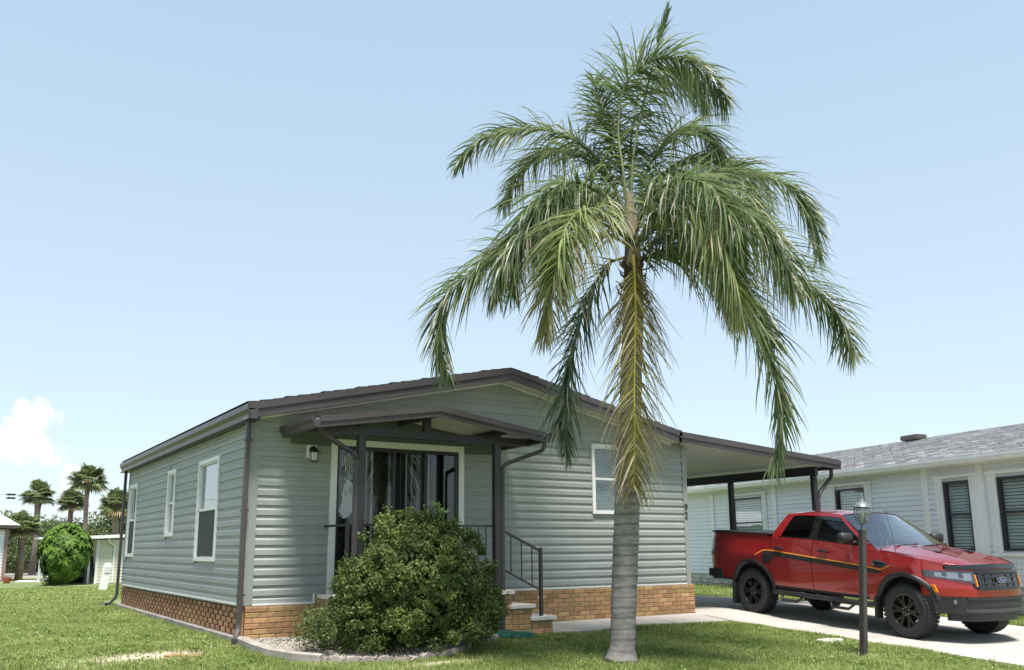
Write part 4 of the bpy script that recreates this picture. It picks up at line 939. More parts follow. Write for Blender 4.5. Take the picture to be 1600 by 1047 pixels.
# ------------------------------------------------------------------ pickup truck (x forward, y left, z up, origin on the ground under the rear axle)
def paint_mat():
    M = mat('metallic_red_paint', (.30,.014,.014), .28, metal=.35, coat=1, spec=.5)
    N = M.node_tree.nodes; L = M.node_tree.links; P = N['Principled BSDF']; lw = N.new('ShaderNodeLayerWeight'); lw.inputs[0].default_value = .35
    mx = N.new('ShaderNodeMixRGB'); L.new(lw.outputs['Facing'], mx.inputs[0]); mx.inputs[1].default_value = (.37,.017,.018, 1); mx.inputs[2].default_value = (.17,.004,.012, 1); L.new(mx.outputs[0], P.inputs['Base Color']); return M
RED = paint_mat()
TRIM = mat('black_plastic_trim', (.018,.018,.02), .5, bump=.1, bscale=200)
GLOSSB = mat('gloss_black', (.008,.008,.009), .12, coat=.5)
RUB = mat('tyre_rubber', (.022,.022,.024), .75, var=.2, vscale=8, bump=.2, bscale=60)
RIM = mat('black_alloy', (.09,.09,.095), .28, metal=.9)
CHROME = mat('bright_metal', (.75,.75,.76), .18, metal=1)
AMBER = mat('amber_lens', (.75,.24,.02), .3); REDL = mat('red_lens', (.25,.008,.012), .12, coat=.6); CLEAR = mat('lamp_reflector', (.34,.35,.37), .12, metal=.8)
ORANGE = mat('orange_decal', (.75,.26,.03), .4); BLACKD = mat('black_decal', (.022,.018,.02), .35)
TGL = glass_mat('car_glass', (.45,.53,.50), .6); TGD = glass_mat('privacy_glass', (.06,.065,.07), .55); WSG = glass_mat('windscreen_glass', (.70,.80,.78), 1.5, 0, .06)
truck = empty('pickup_truck', 'red crew-cab pickup with black wheels and side stripe on the driveway', 'truck')
F_ = Vector((-.098, -.995, -.0530)).normalized(); Lf = Vector((.995, -.098, 0)).normalized(); U_ = F_.cross(Lf).normalized()
mm_ = Matrix.Identity(4); o_ = Vector((8.77, -.34, -.047))+Lf*.925; o_.z = g(o_.x, o_.y)+.010
for i in range(3): mm_[i][0] = F_[i]; mm_[i][1] = Lf[i]; mm_[i][2] = U_[i]; mm_[i][3] = o_[i]
truck.matrix_world = mm_
WB = 3.155; RW, FWX, ZC, RA = 0.0, WB, .39, .495
def lerp(tab, x):
    for (a, b), (c, d) in zip(tab[:-1], tab[1:]):
        if x <= c: return b+(d-b)*(max(x, a)-a)/(c-a)
    return tab[-1][1]
WPROF = [(.35, .84), (.50, .868), (.62, .892), (.75, .905), (.86, .912), (.95, .912), (1.02, .903), (1.08, .900), (1.16, .890), (1.24, .876), (1.32, .866), (1.42, .845)]
def nose(y, z, off=0): return 4.03-.04*(abs(y)/.45)**2-.36*max(0, (abs(y)-.42)/.45)**2.0-.07*max(0, z-.75)/.3*1.0+off
def ynose(x, z):
    a, b = .30, .96
    for _ in range(22):
        c = (a+b)/2
        if nose(c, z) > x: a = c
        else: b = c
    return a
def Ys(x, z):
    w = lerp(WPROF, z)
    w += .012*math.exp(-((z-1.01)/.05)**2)            # shoulder crease
    for xc in (RW, FWX): w += .028*math.exp(-((x-xc)/.55)**2)*math.exp(-((z-.92)/.22)**2)   # haunches
    if x > 3.35: w -= .05*((x-3.35)/.35)**2
    if x > 3.30: w = min(w, ynose(x, z)-.004)
    if x < -.9: w -= .05*((-.9-x)/.25)**2
    return w
ZT = [(-1.20, 1.365), (.30, 1.355), (.44, 1.315), (1.4, 1.295), (2.35, 1.255), (2.62, 1.215), (3.2, 1.165), (3.6, 1.105), (4.1, 1.02)]
def zlow(x):
    z = lerp([(-1.2, .60), (-.52, .54), (.5, .47), (2.6, .47), (3.68, .62), (4.1, .70)], x)
    for xc in (RW, FWX):
        if abs(x-xc) < RA: z = max(z, ZC+math.sqrt(RA**2-(x-xc)**2))
    return z
def side_panel(name, x0, x1, m_=RED, zb=None, zt=None, step=.05, s=1, off=0, rows=12, parent=truck, close=True):
    xs = sorted(set([x0, x1]+[x for x in np.arange(math.ceil(x0/step)*step, x1, step)]+[v for xc in (RW, FWX) for v in (xc-RA, xc-RA+.006, xc+RA-.006, xc+RA) if x0 < v < x1]))
    mb = MB(); vs = []; fs = []
    for x in xs:
        lo = max(zlow(x), zb(x) if zb else 0); hi = (zt(x) if zt else lerp(ZT, x)); lo = min(lo, hi-.01)
        for k in range(rows+1): z = lo+(hi-lo)*k/rows; vs.append((x, s*(Ys(x, z)+off), z))
        vs.append((x, s*(Ys(x, hi)+off-.05), hi+.004)); vs.append((x, s*(Ys(x, lo)+off-.06), lo))
    n = rows+3
    for i in range(len(xs)-1):
        for k in range(rows+1): fs.append((i*n+k, i*n+n+k, i*n+n+k+1, i*n+k+1))
        fs.append((i*n+n-1, i*n+n+n-1, i*n+n, i*n))
    mb.add(vs, fs)
    return mb.build(name, m_, parent, smooth=50)
body = MB()   # dark inner shell and floor that close the gaps
body.box(-1.08, 3.40, -.68, .68, .50, .80); body.box(-.62+WB, 3.80, -.50, .50, .5, .96); body.box(.50, 2.62, -.80, .80, .48, 1.18); body.box(-1.06, .42, -.80, .80, .80, 1.28); body.box(2.62, 3.60, -.70, .70, .8, 1.03)
body.build('chassis', TRIM, truck)
for s in (-1, 1):
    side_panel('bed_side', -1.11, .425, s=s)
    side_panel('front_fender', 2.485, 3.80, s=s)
    for x0, x1 in ((.437, 1.385), (1.397, 2.473)):
        d = side_panel('door', x0, x1, s=s, zb=lambda x: .52)
        xh = x0+.12 if x0 < 1 else x0+.14
        q = MB(); q.bbox(xh, xh+.20, -.028, .028, -.018, .018, .008); q.xf(lambda p: Vector((p.x, s*(Ys(p.x, 1.145)+.028)+p.y*.6, 1.145+p.z-.025*(p.x-xh)))); q.build('handle', TRIM, d, smooth=40)
        q = MB(); q.lathe([(.0, 0), (.042, 0), (.046, .004)], 16, (0, 0, 0), 'y'); q.xf(lambda p: Vector((xh+.08+p.x*1.2, s*(Ys(xh, 1.145)+.004)+p.y, 1.14+p.z*.7))); q.build('handle_recess', TRIM, d)
    side_panel('rocker', .50, 2.66, TRIM, s=s, zb=lambda x: .41, zt=lambda x: .513, off=-.012, rows=3)
    # wheel-arch flares
    for xc in (RW, FWX):
        mb = MB(); vs = []; fs = []; A = np.linspace(R(21 if xc > 1 else 9), R(184), 34)
        for a in A:
            for r_, o in ((RA-.03, -.05), (RA-.012, .014), (RA+.016, .020), (RA+.044, .010), (RA+.048, -.01)):
                x, z = xc+r_*math.cos(a), ZC+r_*math.sin(a); vs.append((x, s*(Ys(x, max(z, .55))+o), max(z, .34)))
        for i in range(len(A)-1):
            for k in range(4): fs.append((i*5+k, i*5+5+k, i*5+6+k, i*5+k+1))
        mb.add(vs, fs); fl = mb.build('arch_flare', TRIM, truck, smooth=60)
        mb = MB(); A = np.linspace(0, math.pi, 16); vs = [(xc+(RA-.02)*math.cos(a), s*y, ZC+(RA-.02)*math.sin(a)) for a in A for y in (.50, .88)]
        mb.add(vs, [(2*i, 2*i+1, 2*i+3, 2*i+2) for i in range(15)]+[tuple(range(0, 32, 2))]); mb.build('wheel_well', TRIM, truck)
    q = MB(); q.box(RW-.44, RW-.41, s*.86-.12, s*.86+.06, .12, .50); q.build('mud_flap', TRIM, truck)
    q = MB(); q.box(FWX-.50, FWX-.475, s*.86-.10, s*.86+.05, .22, .55); q.build('mud_flap', TRIM, truck)
    a = ZC+.30; q = MB(); q.bbox(-.03, .03, -.01, .01, -.05, .05, .004); q.xf(lambda p: Vector((FWX+.455+p.x-.5*p.z, s*(Ys(FWX+.45, .74)+.032)+p.y, .735+p.z))); q.build('side_marker', AMBER, truck)
    # side step
    st = MB(); st.tube([(.48, s*.86, .42), (.56, s*.90, .41), (2.52, s*.90, .41), (2.60, s*.86, .42)], .042, 10); st = st.build('side_step', TRIM, truck, smooth=50)
    for x in (.72, 1.78):
        MB().tube([(x, s*.91, .38), (x+.05, s*.955, .30), (x+.38, s*.955, .30), (x+.46, s*.91, .38)], .022, 8).build('drop_step', TRIM, st, smooth=50)
        MB().box(x+.06, x+.38, s*.93-.045, s*.93+.03, .297, .318).build('step_pad', TRIM, st)
    # tail light and stripe decals
    side_panel('tail_light', -1.118, -1.02, REDL, s=s, zb=lambda x: .92, zt=lambda x: 1.26, off=.006, rows=5)
    def decal(name, top, bot, x0, x1, m_, off):
        xs = np.linspace(x0, x1, max(4, int((x1-x0)/.04))); mb = MB()
        vs = [(x, s*(Ys(x, z)+off), z) for x in xs for z in (bot(x), (bot(x)*2+top(x))/3, (bot(x)+2*top(x))/3, top(x))]
        mb.add(vs, [(i*4+k, i*4+4+k, i*4+5+k, i*4+k+1) for i in range(len(xs)-1) for k in range(3)]); return mb.build(name, m_, truck, recalc=False)
    ztop = lambda x: lerp([(.10, .995), (.27, 1.085), (.44, 1.095), (2.45, .965), (2.78, .930), (2.93, .995)], x)
    zbot = lambda x: lerp([(.34, .86), (.44, .89), (.56, .995), (.60, 1.002), (2.45, .885), (2.70, .868), (2.93, .98)], x)
    decal('black_stripe', lambda x: ztop(x)-.006, lambda x: max(zbot(x), zlow(x)+.07) if x < .6 else zbot(x), .28, 2.90, BLACKD, .0035)
    decal('orange_stripe', lambda x: ztop(x)+.012, lambda x: ztop(x)-.006, .10, 2.93, ORANGE, .0040)
    vt = MB(); vp = [(2.60, 1.075), (2.84, 1.05), (2.90, 1.015), (2.80, .965), (2.62, .975)]
    vt.add([(x, s*(Ys(x, z)+.006), z) for x, z in vp]+[(x+.015, s*(Ys(x, z)+.018), z) for x, z in [(2.63, 1.055), (2.82, 1.035), (2.86, 1.012), (2.79, .978), (2.64, .986)]], [(i, (i+1) % 5, 5+(i+1) % 5, 5+i) for i in range(5)]+[(5,6,7,8,9)]); vt.build('fender_vent', GLOSSB, truck)
    # mirror
    q = MB(); q.bbox(-.07, .07, -.13, .13, -.085, .085, .035); q.xf(lambda p: Vector((2.22+p.x-.02*p.y, s*1.04+p.y, 1.37+p.z+.03*p.y*s))); mr_ = q.build('mirror', TRIM, truck, smooth=60)
    MB().tube([(2.24, s*.85, 1.30), (2.22, s*.95, 1.32)], .03, 8).build('mirror_arm', TRIM, mr_, smooth=60)
# tailgate, bumpers, bed cover
MB().bbox(-1.135, -1.09, -.80, .80, .66, 1.35, .012).build('tailgate', RED, truck)
MB().bbox(-1.17, -1.06, -.84, .84, .50, .66, .03).build('rear_bumper', TRIM, truck)
for s in (-1, 1): MB().bbox(-1.165, -.78, s*.895-.02, s*.895+.02, .55, .69, .01).build('bumper_end', TRIM, truck)
MB().bbox(-1.10, .40, -.82, .82, 1.355, 1.392, .012).build('bed_cover', TRIM, truck)
for s in (-1, 1): MB().bbox(-1.11, .42, s*.845-.035, s*.845+.035, 1.355, 1.384, .008).build('bed_rail_cap', TRIM, truck)
# ---- cab upper
def gy(t): return .862-.165*t-.045*t*t           # half width by height fraction
def gz_(x, t): return lerp([(.44, 1.315), (1.4, 1.295), (2.62, 1.215)], x)*(1-t)+t*lerp([(.55, 1.715), (1.0, 1.745), (1.6, 1.742), (1.9, 1.715)], x)
def xr(t): return .445+.20*t**1.3                # rear cab edge
def xf_(t): return 2.66-.83*t-.04*math.sin(t*math.pi)   # A pillar front edge
def gp(x, t, s, off=0): return (x, s*(gy(t)+off), gz_(x, t))
def strip(name, edgeA, edgeB, m_, s, n=10, off=0, cols=4, parent=truck):
    """surface between two (x,t) curves given as functions of k in 0..1"""
    mb = MB(); vs = []; fs = []
    for i in range(n+1):
        (xa, ta), (xb, tb_) = edgeA(i/n), edgeB(i/n)
        for k in range(cols+1): f = k/cols; vs.append(gp(xa+(xb-xa)*f, ta+(tb_-ta)*f, s, off))
    for i in range(n):
        for k in range(cols): fs.append((i*(cols+1)+k, (i+1)*(cols+1)+k, (i+1)*(cols+1)+k+1, i*(cols+1)+k+1))
    mb.add(vs, fs); return mb.build(name, m_, parent, smooth=True, recalc=False)
L2 = lambda p, q: (lambda k: (p[0]+(q[0]-p[0])*k, p[1]+(q[1]-p[1])*k))
for s in (-1, 1):
    tb_, tt = .075, .90
    strip('belt_strip', lambda k: (xr(0)+(xf_(0)-xr(0))*k, 0), lambda k: (xr(tb_)+(xf_(tb_)-xr(tb_))*k, tb_), RED, s, 24)
    strip('belt_moulding', lambda k: (.60+(2.45-.60)*k, tb_-.03), lambda k: (.60+(2.45-.60)*k, tb_+.012), GLOSSB, s, 20, .004, 2)
    strip('roof_rail', lambda k: (xr(tt)+(xf_(tt)-xr(tt))*k, tt), lambda k: (xr(1)+(xf_(1)-xr(1))*k, 1), RED, s, 24)
    strip('c_pillar', lambda k: (xr(tb_+(tt-tb_)*k), tb_+(tt-tb_)*k), lambda k: (.66+.14*k**1.3, tb_+(tt-tb_)*k), RED, s)
    strip('a_pillar', lambda k: (xf_(tb_+(tt-tb_)*k)-.125+.05*k, tb_+(tt-tb_)*k), lambda k: (xf_(tb_+(tt-tb_)*k), tb_+(tt-tb_)*k), RED, s)
    strip('b_pillar', lambda k: (1.30, tb_+(tt-tb_)*k), lambda k: (1.47, tb_+(tt-tb_)*k), GLOSSB, s, 8, .002)
    w1 = strip('rear_door_glass', lambda k: (.66+.14*k**1.3, tb_+(tt-tb_)*k), lambda k: (1.30, tb_+(tt-tb_)*k), TGD, s, 10, -.008)
    w2 = strip('front_door_glass', lambda k: (1.47, tb_+(tt-tb_)*k), lambda k: (xf_(tb_+(tt-tb_)*k)-.125+.05*k, tb_+(tt-tb_)*k), TGL, s, 10, -.008)
    strip('window_visor', lambda k: (1.30, tt-.13+.13*k), lambda k: (xf_(tt-.13+.13*k)-.12+.05, tt-.13+.13*k), GLOSSB, s, 6, .012, 6)
    mb = MB(); vis = [gp(xf_(.0)-.16+.03, .09, s, .005), gp(xf_(.12)-.12, .12, s, .005), gp(xf_(.30)-.12, .30, s, .005), gp(xf_(.3)-.20, .10, s, .005)]
    mb.add(vis, [(0,1,2,3)]); mb.build('quarter_trim', GLOSSB, truck, recalc=False)
# roof skin with crown
mb = MB(); vs = []; fs = []; nx, ny = 16, 14
for i in range(nx+1):
    f = i/nx
    for j in range(ny+1):
        v = -1+2*j/ny; e = gp(xr(1)+(xf_(1)-xr(1))*f, 1, 1); ye = e[1]; x = xr(1)+(xf_(1)+.10*(1-v*v)-xr(1))*f-.04*(1-v*v)*(1-f)
        vs.append((x, ye*v, e[2]+.062*(1-abs(v)**2.6)*(.55+.45*math.sin(math.pi*(.12+.76*f)))))
for i in range(nx):
    for j in range(ny): fs.append((i*(ny+1)+j, (i+1)*(ny+1)+j, (i+1)*(ny+1)+j+1, i*(ny+1)+j+1))
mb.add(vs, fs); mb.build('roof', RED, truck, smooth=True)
def curved_glass(name, xb, zb, yb, xt, zt, yt, bow, m_, n=12, rows=6, inset=0):
    mb = MB(); vs = []; fs = []
    for i in range(rows+1):
        t = i/rows
        for j in range(n+1):
            v = -1+2*j/n; y = (yb+(yt-yb)*t)*v; vs.append((xb+(xt-xb)*t+bow*(1-v*v), y, zb+(zt-zb)*t+(.046*(1-v*v)*t**3 if bow > 0 else 0)))
    for i in range(rows):
        for j in range(n): fs.append((i*(n+1)+j, i*(n+1)+j+1, (i+1)*(n+1)+j+1, (i+1)*(n+1)+j))
    mb.add(vs, fs); return mb.build(name, m_, truck, smooth=True)
curved_glass('windscreen', 2.645, gz_(2.62, .02)-.01, .835, xf_(1)-.005, gz_(1.83, 1)-.005, .655, .10, WSG)
curved_glass('rear_window', .47, 1.33, .80, .655, 1.70, .64, -.03, TGD)
MB().tube([(xf_(.02)+.03, -.80, 1.225), (xf_(.02)+.09, -.5, 1.245), (xf_(.02)+.13, 0, 1.25), (xf_(.02)+.09, .5, 1.245), (xf_(.02)+.03, .80, 1.225)], .022, 6).build('cowl', TRIM, truck)
for y0, y1 in ((-.62, .0), (.05, .66)): MB().tube([(2.77, y0, 1.275), (2.74, (y0+y1)/2, 1.292), (2.69, y1, 1.30)], .010, 5).build('wiper', GLOSSB, truck)
# hood with crown and two raised ribs
mb = MB(); vs = []; fs = []; nx, ny = 20, 24
for i in range(nx+1):
    for j in range(ny+1):
        v = -1+2*j/ny; f = i/nx; e = .868-.03*f; y = e*v; xa = 2.60+.10*(1-v*v); xb = nose(y, 1.0)-.012; xx = xa+(xb-xa)*f
        rib = .020*math.exp(-((abs(v)-.52)/.10)**2)*(1-.5*f); z = lerp(ZT, xx)+.012+.062*(1-abs(v)**3)*(1-.45*f)+rib-.035*f**8
        vs.append((xx, y, z))
for i in range(nx):
    for j in range(ny): fs.append((i*(ny+1)+j, i*(ny+1)+j+1, (i+1)*(ny+1)+j+1, (i+1)*(ny+1)+j))
mb.add(vs, fs); mb.build('hood', RED, truck, smooth=True)
for s in (-1, 1): MB().bbox(2.95, 3.35, s*.36-.05, s*.36+.05, 1.205, 1.232, .01).build('hood_vent', BLACKD, truck)
# ---- nose: fascia surface param by y
def nose_patch(name, y0, y1, zb, zt, m_, off=0, n=20, rows=6, parent=truck, depth=.05):
    mb = MB(); vs = []; fs = []
    for i in range(rows+1):
        for j in range(n+1):
            y = y0+(y1-y0)*j/n; lo = zb(y) if callable(zb) else zb; hi = zt(y) if callable(zt) else zt; z = lo+(hi-lo)*i/rows; vs.append((nose(y, z, off), y, z))
    for i in range(rows):
        for j in range(n): fs.append((i*(n+1)+j, i*(n+1)+j+1, (i+1)*(n+1)+j+1, (i+1)*(n+1)+j))
    b = len(vs); per = [j for j in range(n+1)]+[(i)*(n+1)+n for i in range(1, rows+1)]+[rows*(n+1)+j for j in range(n-1, -1, -1)]+[i*(n+1) for i in range(rows-1, 0, -1)]
    vs += [(vs[k][0]-depth, vs[k][1], vs[k][2]) for k in per]; m = len(per)
    fs += [(per[k], per[(k+1) % m], b+(k+1) % m, b+k) for k in range(m)]
    mb.add(vs, fs); return mb.build(name, m_, parent, smooth=40)
nose_patch('front_fascia', -.895, .895, .635, lambda y: .745 if abs(y) < .56 else .745+.05*min(1, (abs(y)-.56)/.2), RED, .0)
nose_patch('hood_lip', -.84, .84, .98, lambda y: 1.05-.02*(y/.8)**2, RED, -.02, depth=.12)
for s in (-1, 1):
    nose_patch('fascia_side', s*.46, s*.895, .735, .99, RED, -.012, 10)
    hl = nose_patch('headlight', s*.47, s*.885, lambda y: .815+.075*(abs(y)-.47)/.41, lambda y: .985-.005*(abs(y)-.47)/.41, mat('headlamp_lens', (.07,.072,.08), .12, metal=.4, coat=1), .010, 10)
    for ya, yb, za, zb_ in ((.515, .60, .855, .955), (.645, .735, .872, .962), (.77, .82, .895, .955)): nose_patch('lamp', s*ya, s*yb, za, zb_, CLEAR, .014, 5, 3, hl, .01)
    nose_patch('lamp_bar', s*.53, s*.80, lambda y: .85+.05*(abs(y)-.5)/.35, lambda y: .868+.05*(abs(y)-.5)/.35, CLEAR, .018, 8, 2, hl, .01)
    fg = nose_patch('fog_lamp_bezel', s*.60, s*.78, .525, .60, GLOSSB, .006, 6)
    q = MB(); q.lathe([(0, .006), (.03, .004), (.034, -.02)], 12, (0, 0, 0), 'x'); q.xf(lambda p: Vector((nose(.69, .56)+p.x+.012, s*.69+p.y, .562+p.z))); q.build('fog_lamp', CLEAR, fg, smooth=50)
nose_patch('bug_deflector', -.74, .74, lambda y: 1.02-.02*(y/.74)**2, lambda y: 1.085-.03*(y/.74)**2, GLOSSB, .035, 20, 4, depth=.06)
gr_ = nose_patch('grille', -.50, .50, lambda y: .725+.04*max(0, (abs(y)-.40)/.1), lambda y: .995-.02*max(0, (abs(y)-.40)/.1), GLOSSB, .004, 20)
for z in (.775, .825, .905, .95): nose_patch('grille_bar', -.43, .43, z-.009, z+.009, TRIM, .020, 16, 1, gr_, .02)
for y in (-.30, -.15, .15, .30): nose_patch('grille_post', y-.008, y+.008, .76, .965, TRIM, .016, 1, 4, gr_, .02)
nose_patch('grille_surround', -.47, .47, .742, .755, GLOSSB, .032, 20, 1, gr_, .03); nose_patch('grille_surround', -.47, .47, .966, .978, GLOSSB, .028, 20, 1, gr_, .03)
for s in (-1, 1): nose_patch('amber_accent', s*.462, s*(.474 if s < 0 else .485), .78, .94, ORANGE, .024, 2, 4, gr_, .03)
em = MB(); ov = [(.105*math.cos(a), .043*math.sin(a)) for a in np.linspace(0, 2*math.pi, 28, endpoint=False)]
em.prism(ov, lambda u, v, w: (nose(0, .865)+w, u, .865+v), .02, .040); em = em.build('emblem', CHROME, gr_)
e2 = MB(); e2.prism([(u*.91, v*.86) for u, v in ov], lambda u, v, w: (nose(0, .865)+w, u, .865+v), .0402, .043); e2.build('emblem_field', mat('emblem_blue', (.01,.03,.16), .25), em)
tx = text_mesh('Ford', .075, 'emblem_script', CHROME, em, (nose(0, .865)+.044, 0, .843), (R(90), 0, R(90)), .001); tx.scale = (1, .95, 1)
tm = tx.data
for v in tm.vertices: v.co.x += v.co.y*.25
# lower bumper
nose_patch('bumper', -.905, .905, .40, .632, TRIM, .012, 26, 6, depth=.16)
nose_patch('bumper_lip', -.60, .60, .60, .632, TRIM, .030, 18, 2, depth=.04)
nose_patch('air_intake', -.42, .42, .505, .575, TRIM, .016, 14, 2, depth=.02)
nose_patch('skid_panel', -.62, .62, .43, .475, mat('dark_grey_panel', (.045,.045,.05), .5), .030, 16, 2, depth=.05)
nose_patch('air_dam', -.70, .70, .30, .40, TRIM, -.07, 16, 3, depth=.05)
# interior
seat = mat('dark_seat_cloth', (.05,.05,.055), .9); 
for y in (-.38, .38):
    so_ = MB(); so_.bbox(1.30, 1.80, y-.26, y+.26, .80, .98, .06); so_ = so_.build('seat', seat, truck, smooth=50)
    q = MB(); q.bbox(-.07, .07, -.25, .25, 0, .58, .05); q.xf(lambda p: Vector((1.32+p.x-.22*p.z, y+p.y*(1-.2*p.z), .95+p.z))); q.build('seat_back', seat, so_, smooth=50)
    q = MB(); q.bbox(-.05, .05, -.13, .13, 0, .17, .04); q.xf(lambda p: Vector((1.19+p.x, y+p.y, 1.50+p.z))); q.build('head_rest', seat, so_, smooth=50)
MB().bbox(.60, 1.0, -.70, .70, .85, 1.32, .06).build('rear_bench', seat, truck)
MB().bbox(2.22, 2.62, -.76, .76, .95, 1.25, .05).build('dashboard', TRIM, truck)
q = MB(); A = np.linspace(0, 2*math.pi, 22); q.tube([(2.10+.09*math.sin(a), .38+.185*math.cos(a), 1.22+.165*math.sin(a)) for a in A], .016, 6, False); q.tube([(2.10, .20, 1.16), (2.10, .56, 1.16)], .018, 5); q.build('steering_wheel', TRIM, truck)
q = MB(); q.bbox(-.02, .02, -.11, .11, -.035, .035, .012); q.xf(lambda p: Vector((1.98+p.x, p.y, 1.63+p.z))); q.build('rear_view_mirror', TRIM, truck)
MB().tube([(2.95, -.80, 1.15), (2.90, -.82, 1.5), (2.80, -.83, 1.82)], .004, 4).build('antenna', TRIM, truck)
# wheels
RT = .377
tyre = MB(); tp_ = [(.225, -.115), (.26, -.128), (.32, -.134), (.355, -.124), (.373, -.100), (RT, -.06), (RT, .06), (.373, .100), (.355, .124), (.32, .134), (.26, .128), (.225, .115)]
tyre.lathe(tp_, 48, (0, 0, 0), 'y', False); tyre_me = tyre.mesh('tyre', RUB, 40)
tr = MB()
for k in range(40):
    a = k*2*math.pi/40
    for y, sh in ((-.10, 0), (-.035, .5), (.035, 0), (.10, .5)):
        b0 = a+sh*2*math.pi/40; ca, sa = math.cos(b0), math.sin(b0)
        q = MB(); q.box(-.022, .022, y-.024, y+.024, RT-.006, RT+.006); q.xf(lambda p: Vector((p.x*sa+p.z*ca, p.y, -p.x*ca+p.z*sa))); tr.add(q.v, q.f)
tread_me = tr.mesh('tread', RUB)
rim = MB(); rim.lathe([(.232, .115), (.238, .122), (.226, .118), (.212, .08), (.205, -.10), (.225, -.115)], 40, (0, 0, 0), 'y', False)
rim_me = rim.mesh('rim', RIM, 40)
spk = MB()
for k in range(6):
    for dlt in (-.17, .17):
        a0 = k*math.pi/3; a1 = a0+dlt*1.25; n_ = 4
        for i in range(n_):
            f0, f1 = i/n_, (i+1)/n_; r0, r1 = .055+.165*f0, .055+.165*f1; b0, b1 = a0+dlt*.3+(a1-a0-dlt*.3)*f0, a0+dlt*.3+(a1-a0-dlt*.3)*f1; w = .020
            pts = []
            for r_, b_, yy in ((r0, b0, .098+.012*f0), (r1, b1, .098+.012*f1)):
                for sgn in (-1, 1): pts.append((r_*math.cos(b_)-sgn*w*math.sin(b_), yy, r_*math.sin(b_)+sgn*w*math.cos(b_)))
            pts += [(x, y-.035, z) for x, y, z in pts]
            spk.add(pts, [(0,1,3,2), (4,6,7,5), (0,2,6,4), (1,5,7,3)])
spk.lathe([(.0, .100), (.075, .098), (.080, .06), (.0, .06)], 24, (0, 0, 0), 'y'); spk.lathe([(.0, .112), (.030, .110), (.034, .098)], 18, (0, 0, 0), 'y'); spk_me = spk.mesh('spokes', RIM)
nut = MB()
for k in range(6): nut.lathe([(0, .116), (.009, .115), (.010, .098)], 8, (.055*math.cos(k*math.pi/3+.5), 0, .055*math.sin(k*math.pi/3+.5)), 'y')
nut_me = nut.mesh('wheel_nuts', CHROME)
disc = MB().lathe([(.0, .03), (.16, .03), (.16, .01), (0, .01)], 24, (0, 0, 0), 'y').mesh('brake_disc', mat('brake_steel', (.02,.02,.02), .6, metal=.6))
for xc in (RW, FWX):
    for s in (-1, 1):
        wh = inst(tyre_me, 'wheel', truck, (xc, s*.795, RT), (0, .3*xc, 0 if s > 0 else math.pi))
        for me, nm in ((tread_me, 'tread'), (rim_me, 'rim'), (spk_me, 'spokes'), (nut_me, 'wheel_nuts'), (disc, 'brake_disc')): inst(me, nm, wh)
MB().tube([(0, -.7, RT), (0, .7, RT)], .06, 10).build('rear_axle', TRIM, truck); MB().tube([(WB, -.7, RT), (WB, .7, RT)], .05, 10).build('front_axle', TRIM, truck)
# ------------------------------------------------------------------ beyond the side lawn
def gb(x, y): return g(x, y)
SHEDW = mat('cream_siding', (.60,.58,.47), .6, var=.05, rnd=.03)
shed = empty('storage_shed', 'cream sided shed with flat white roof beyond the side lawn', 'shed', (0, 0, 0))
sz = -.44; sy = 35.9; HS = 2.10
def sx_(u): return u
q = MB(); q.box(3.27, 7.5, sy, sy+4, sz-.1, sz+HS-.02); q.build('wall', SHEDW, shed)
z = sz+.05
while z < sz+HS-.05: MB().prism([(0, 0), (.02, 0), (.005, .14), (0, .14)], lambda u, v, w: (w, sy-.002-u, z+v), 3.27, 7.5).build('siding_board', SHEDW, shed); z += .145
MB().box(3.22, 3.34, sy-.04, sy+.02, sz-.05, sz+HS-.02).build('corner_board', WHITE, shed)
MB().prism([(1.9, sz+HS-.02), (7.8, sz+HS+.25), (7.8, sz+HS+.40), (1.9, sz+HS+.13)], lambda u, v, w: (u, w, v), sy-.45, sy+4.3).build('roof', WHITE, shed)
MB().box(2.86, 2.95, sy-.30, sy-.20, sz-.05, sz+HS+.06).build('post', mat('grey_post', (.25,.27,.30), .6), shed)
downspout([(3.72, sy-.30, sz+HS+.05), (3.72, sy-.22, sz+HS-.12), (4.02, sy-.06, sz+HS-.30), (4.02, sy-.06, sz+.05)], shed, w=.09, m_=WHITE)
MB().box(1.95, 3.26, sy+3.9, sy+4, sz-.05, sz+HS).build('back_wall', INSIDE, shed)
# a dark car in the open bay
cy = sy+2.3; carb = empty('parked_car', 'dark car half hidden in the open bay of the shed', 'car', (2.72, cy, sz))
q = MB(); prof = [(-2.1, .35), (-2.05, .75), (-1.5, .86), (-.95, 1.38), (.6, 1.42), (1.2, .92), (2.0, .80), (2.1, .38)]
q.prism(prof, lambda u, v, w: (w, u, v), -.82, .82); q.build('body', mat('dark_car_paint', (.010,.011,.014), .45), carb, smooth=30)
q = MB(); q.prism([(-1.35, .92), (-.92, 1.32), (.55, 1.35), (1.05, .95)], lambda u, v, w: (w, u, v), -.835, .835); q.build('window_band', TRIM, carb)
for yy in (-1.3, 1.3):
    for s in (-1, 1): MB().lathe([(.0, -.1), (.30, -.1), (.32, -.06), (.32, .06), (.30, .1), (0, .1)], 20, (s*.74, yy, .32), 'x').build('wheel', RUB, carb, smooth=40)
# meter pedestal, leaning
pd = MB(); arc = [(-.13, 0), (.13, 0), (.13, .85)]+[(.13*math.cos(a), .85+.13*math.sin(a)) for a in np.linspace(.2, math.pi-.2, 7)]+[(-.13, .85)]
pd.prism(arc, lambda u, v, w: (u+v*.13, w, v), -.05, .05); pd = pd.build('utility_pedestal', WHITE); pd.location = (1.62, 22.3, gb(1.7, 22.5)-.03); tag(pd, 'white leaning utility pedestal standing on the side lawn', 'pedestal')
MB().box(.02, .20, -.07, -.045, .62, .84).build('cover_plate', mat('pale_grey_plate', (.55,.56,.57), .5), pd)
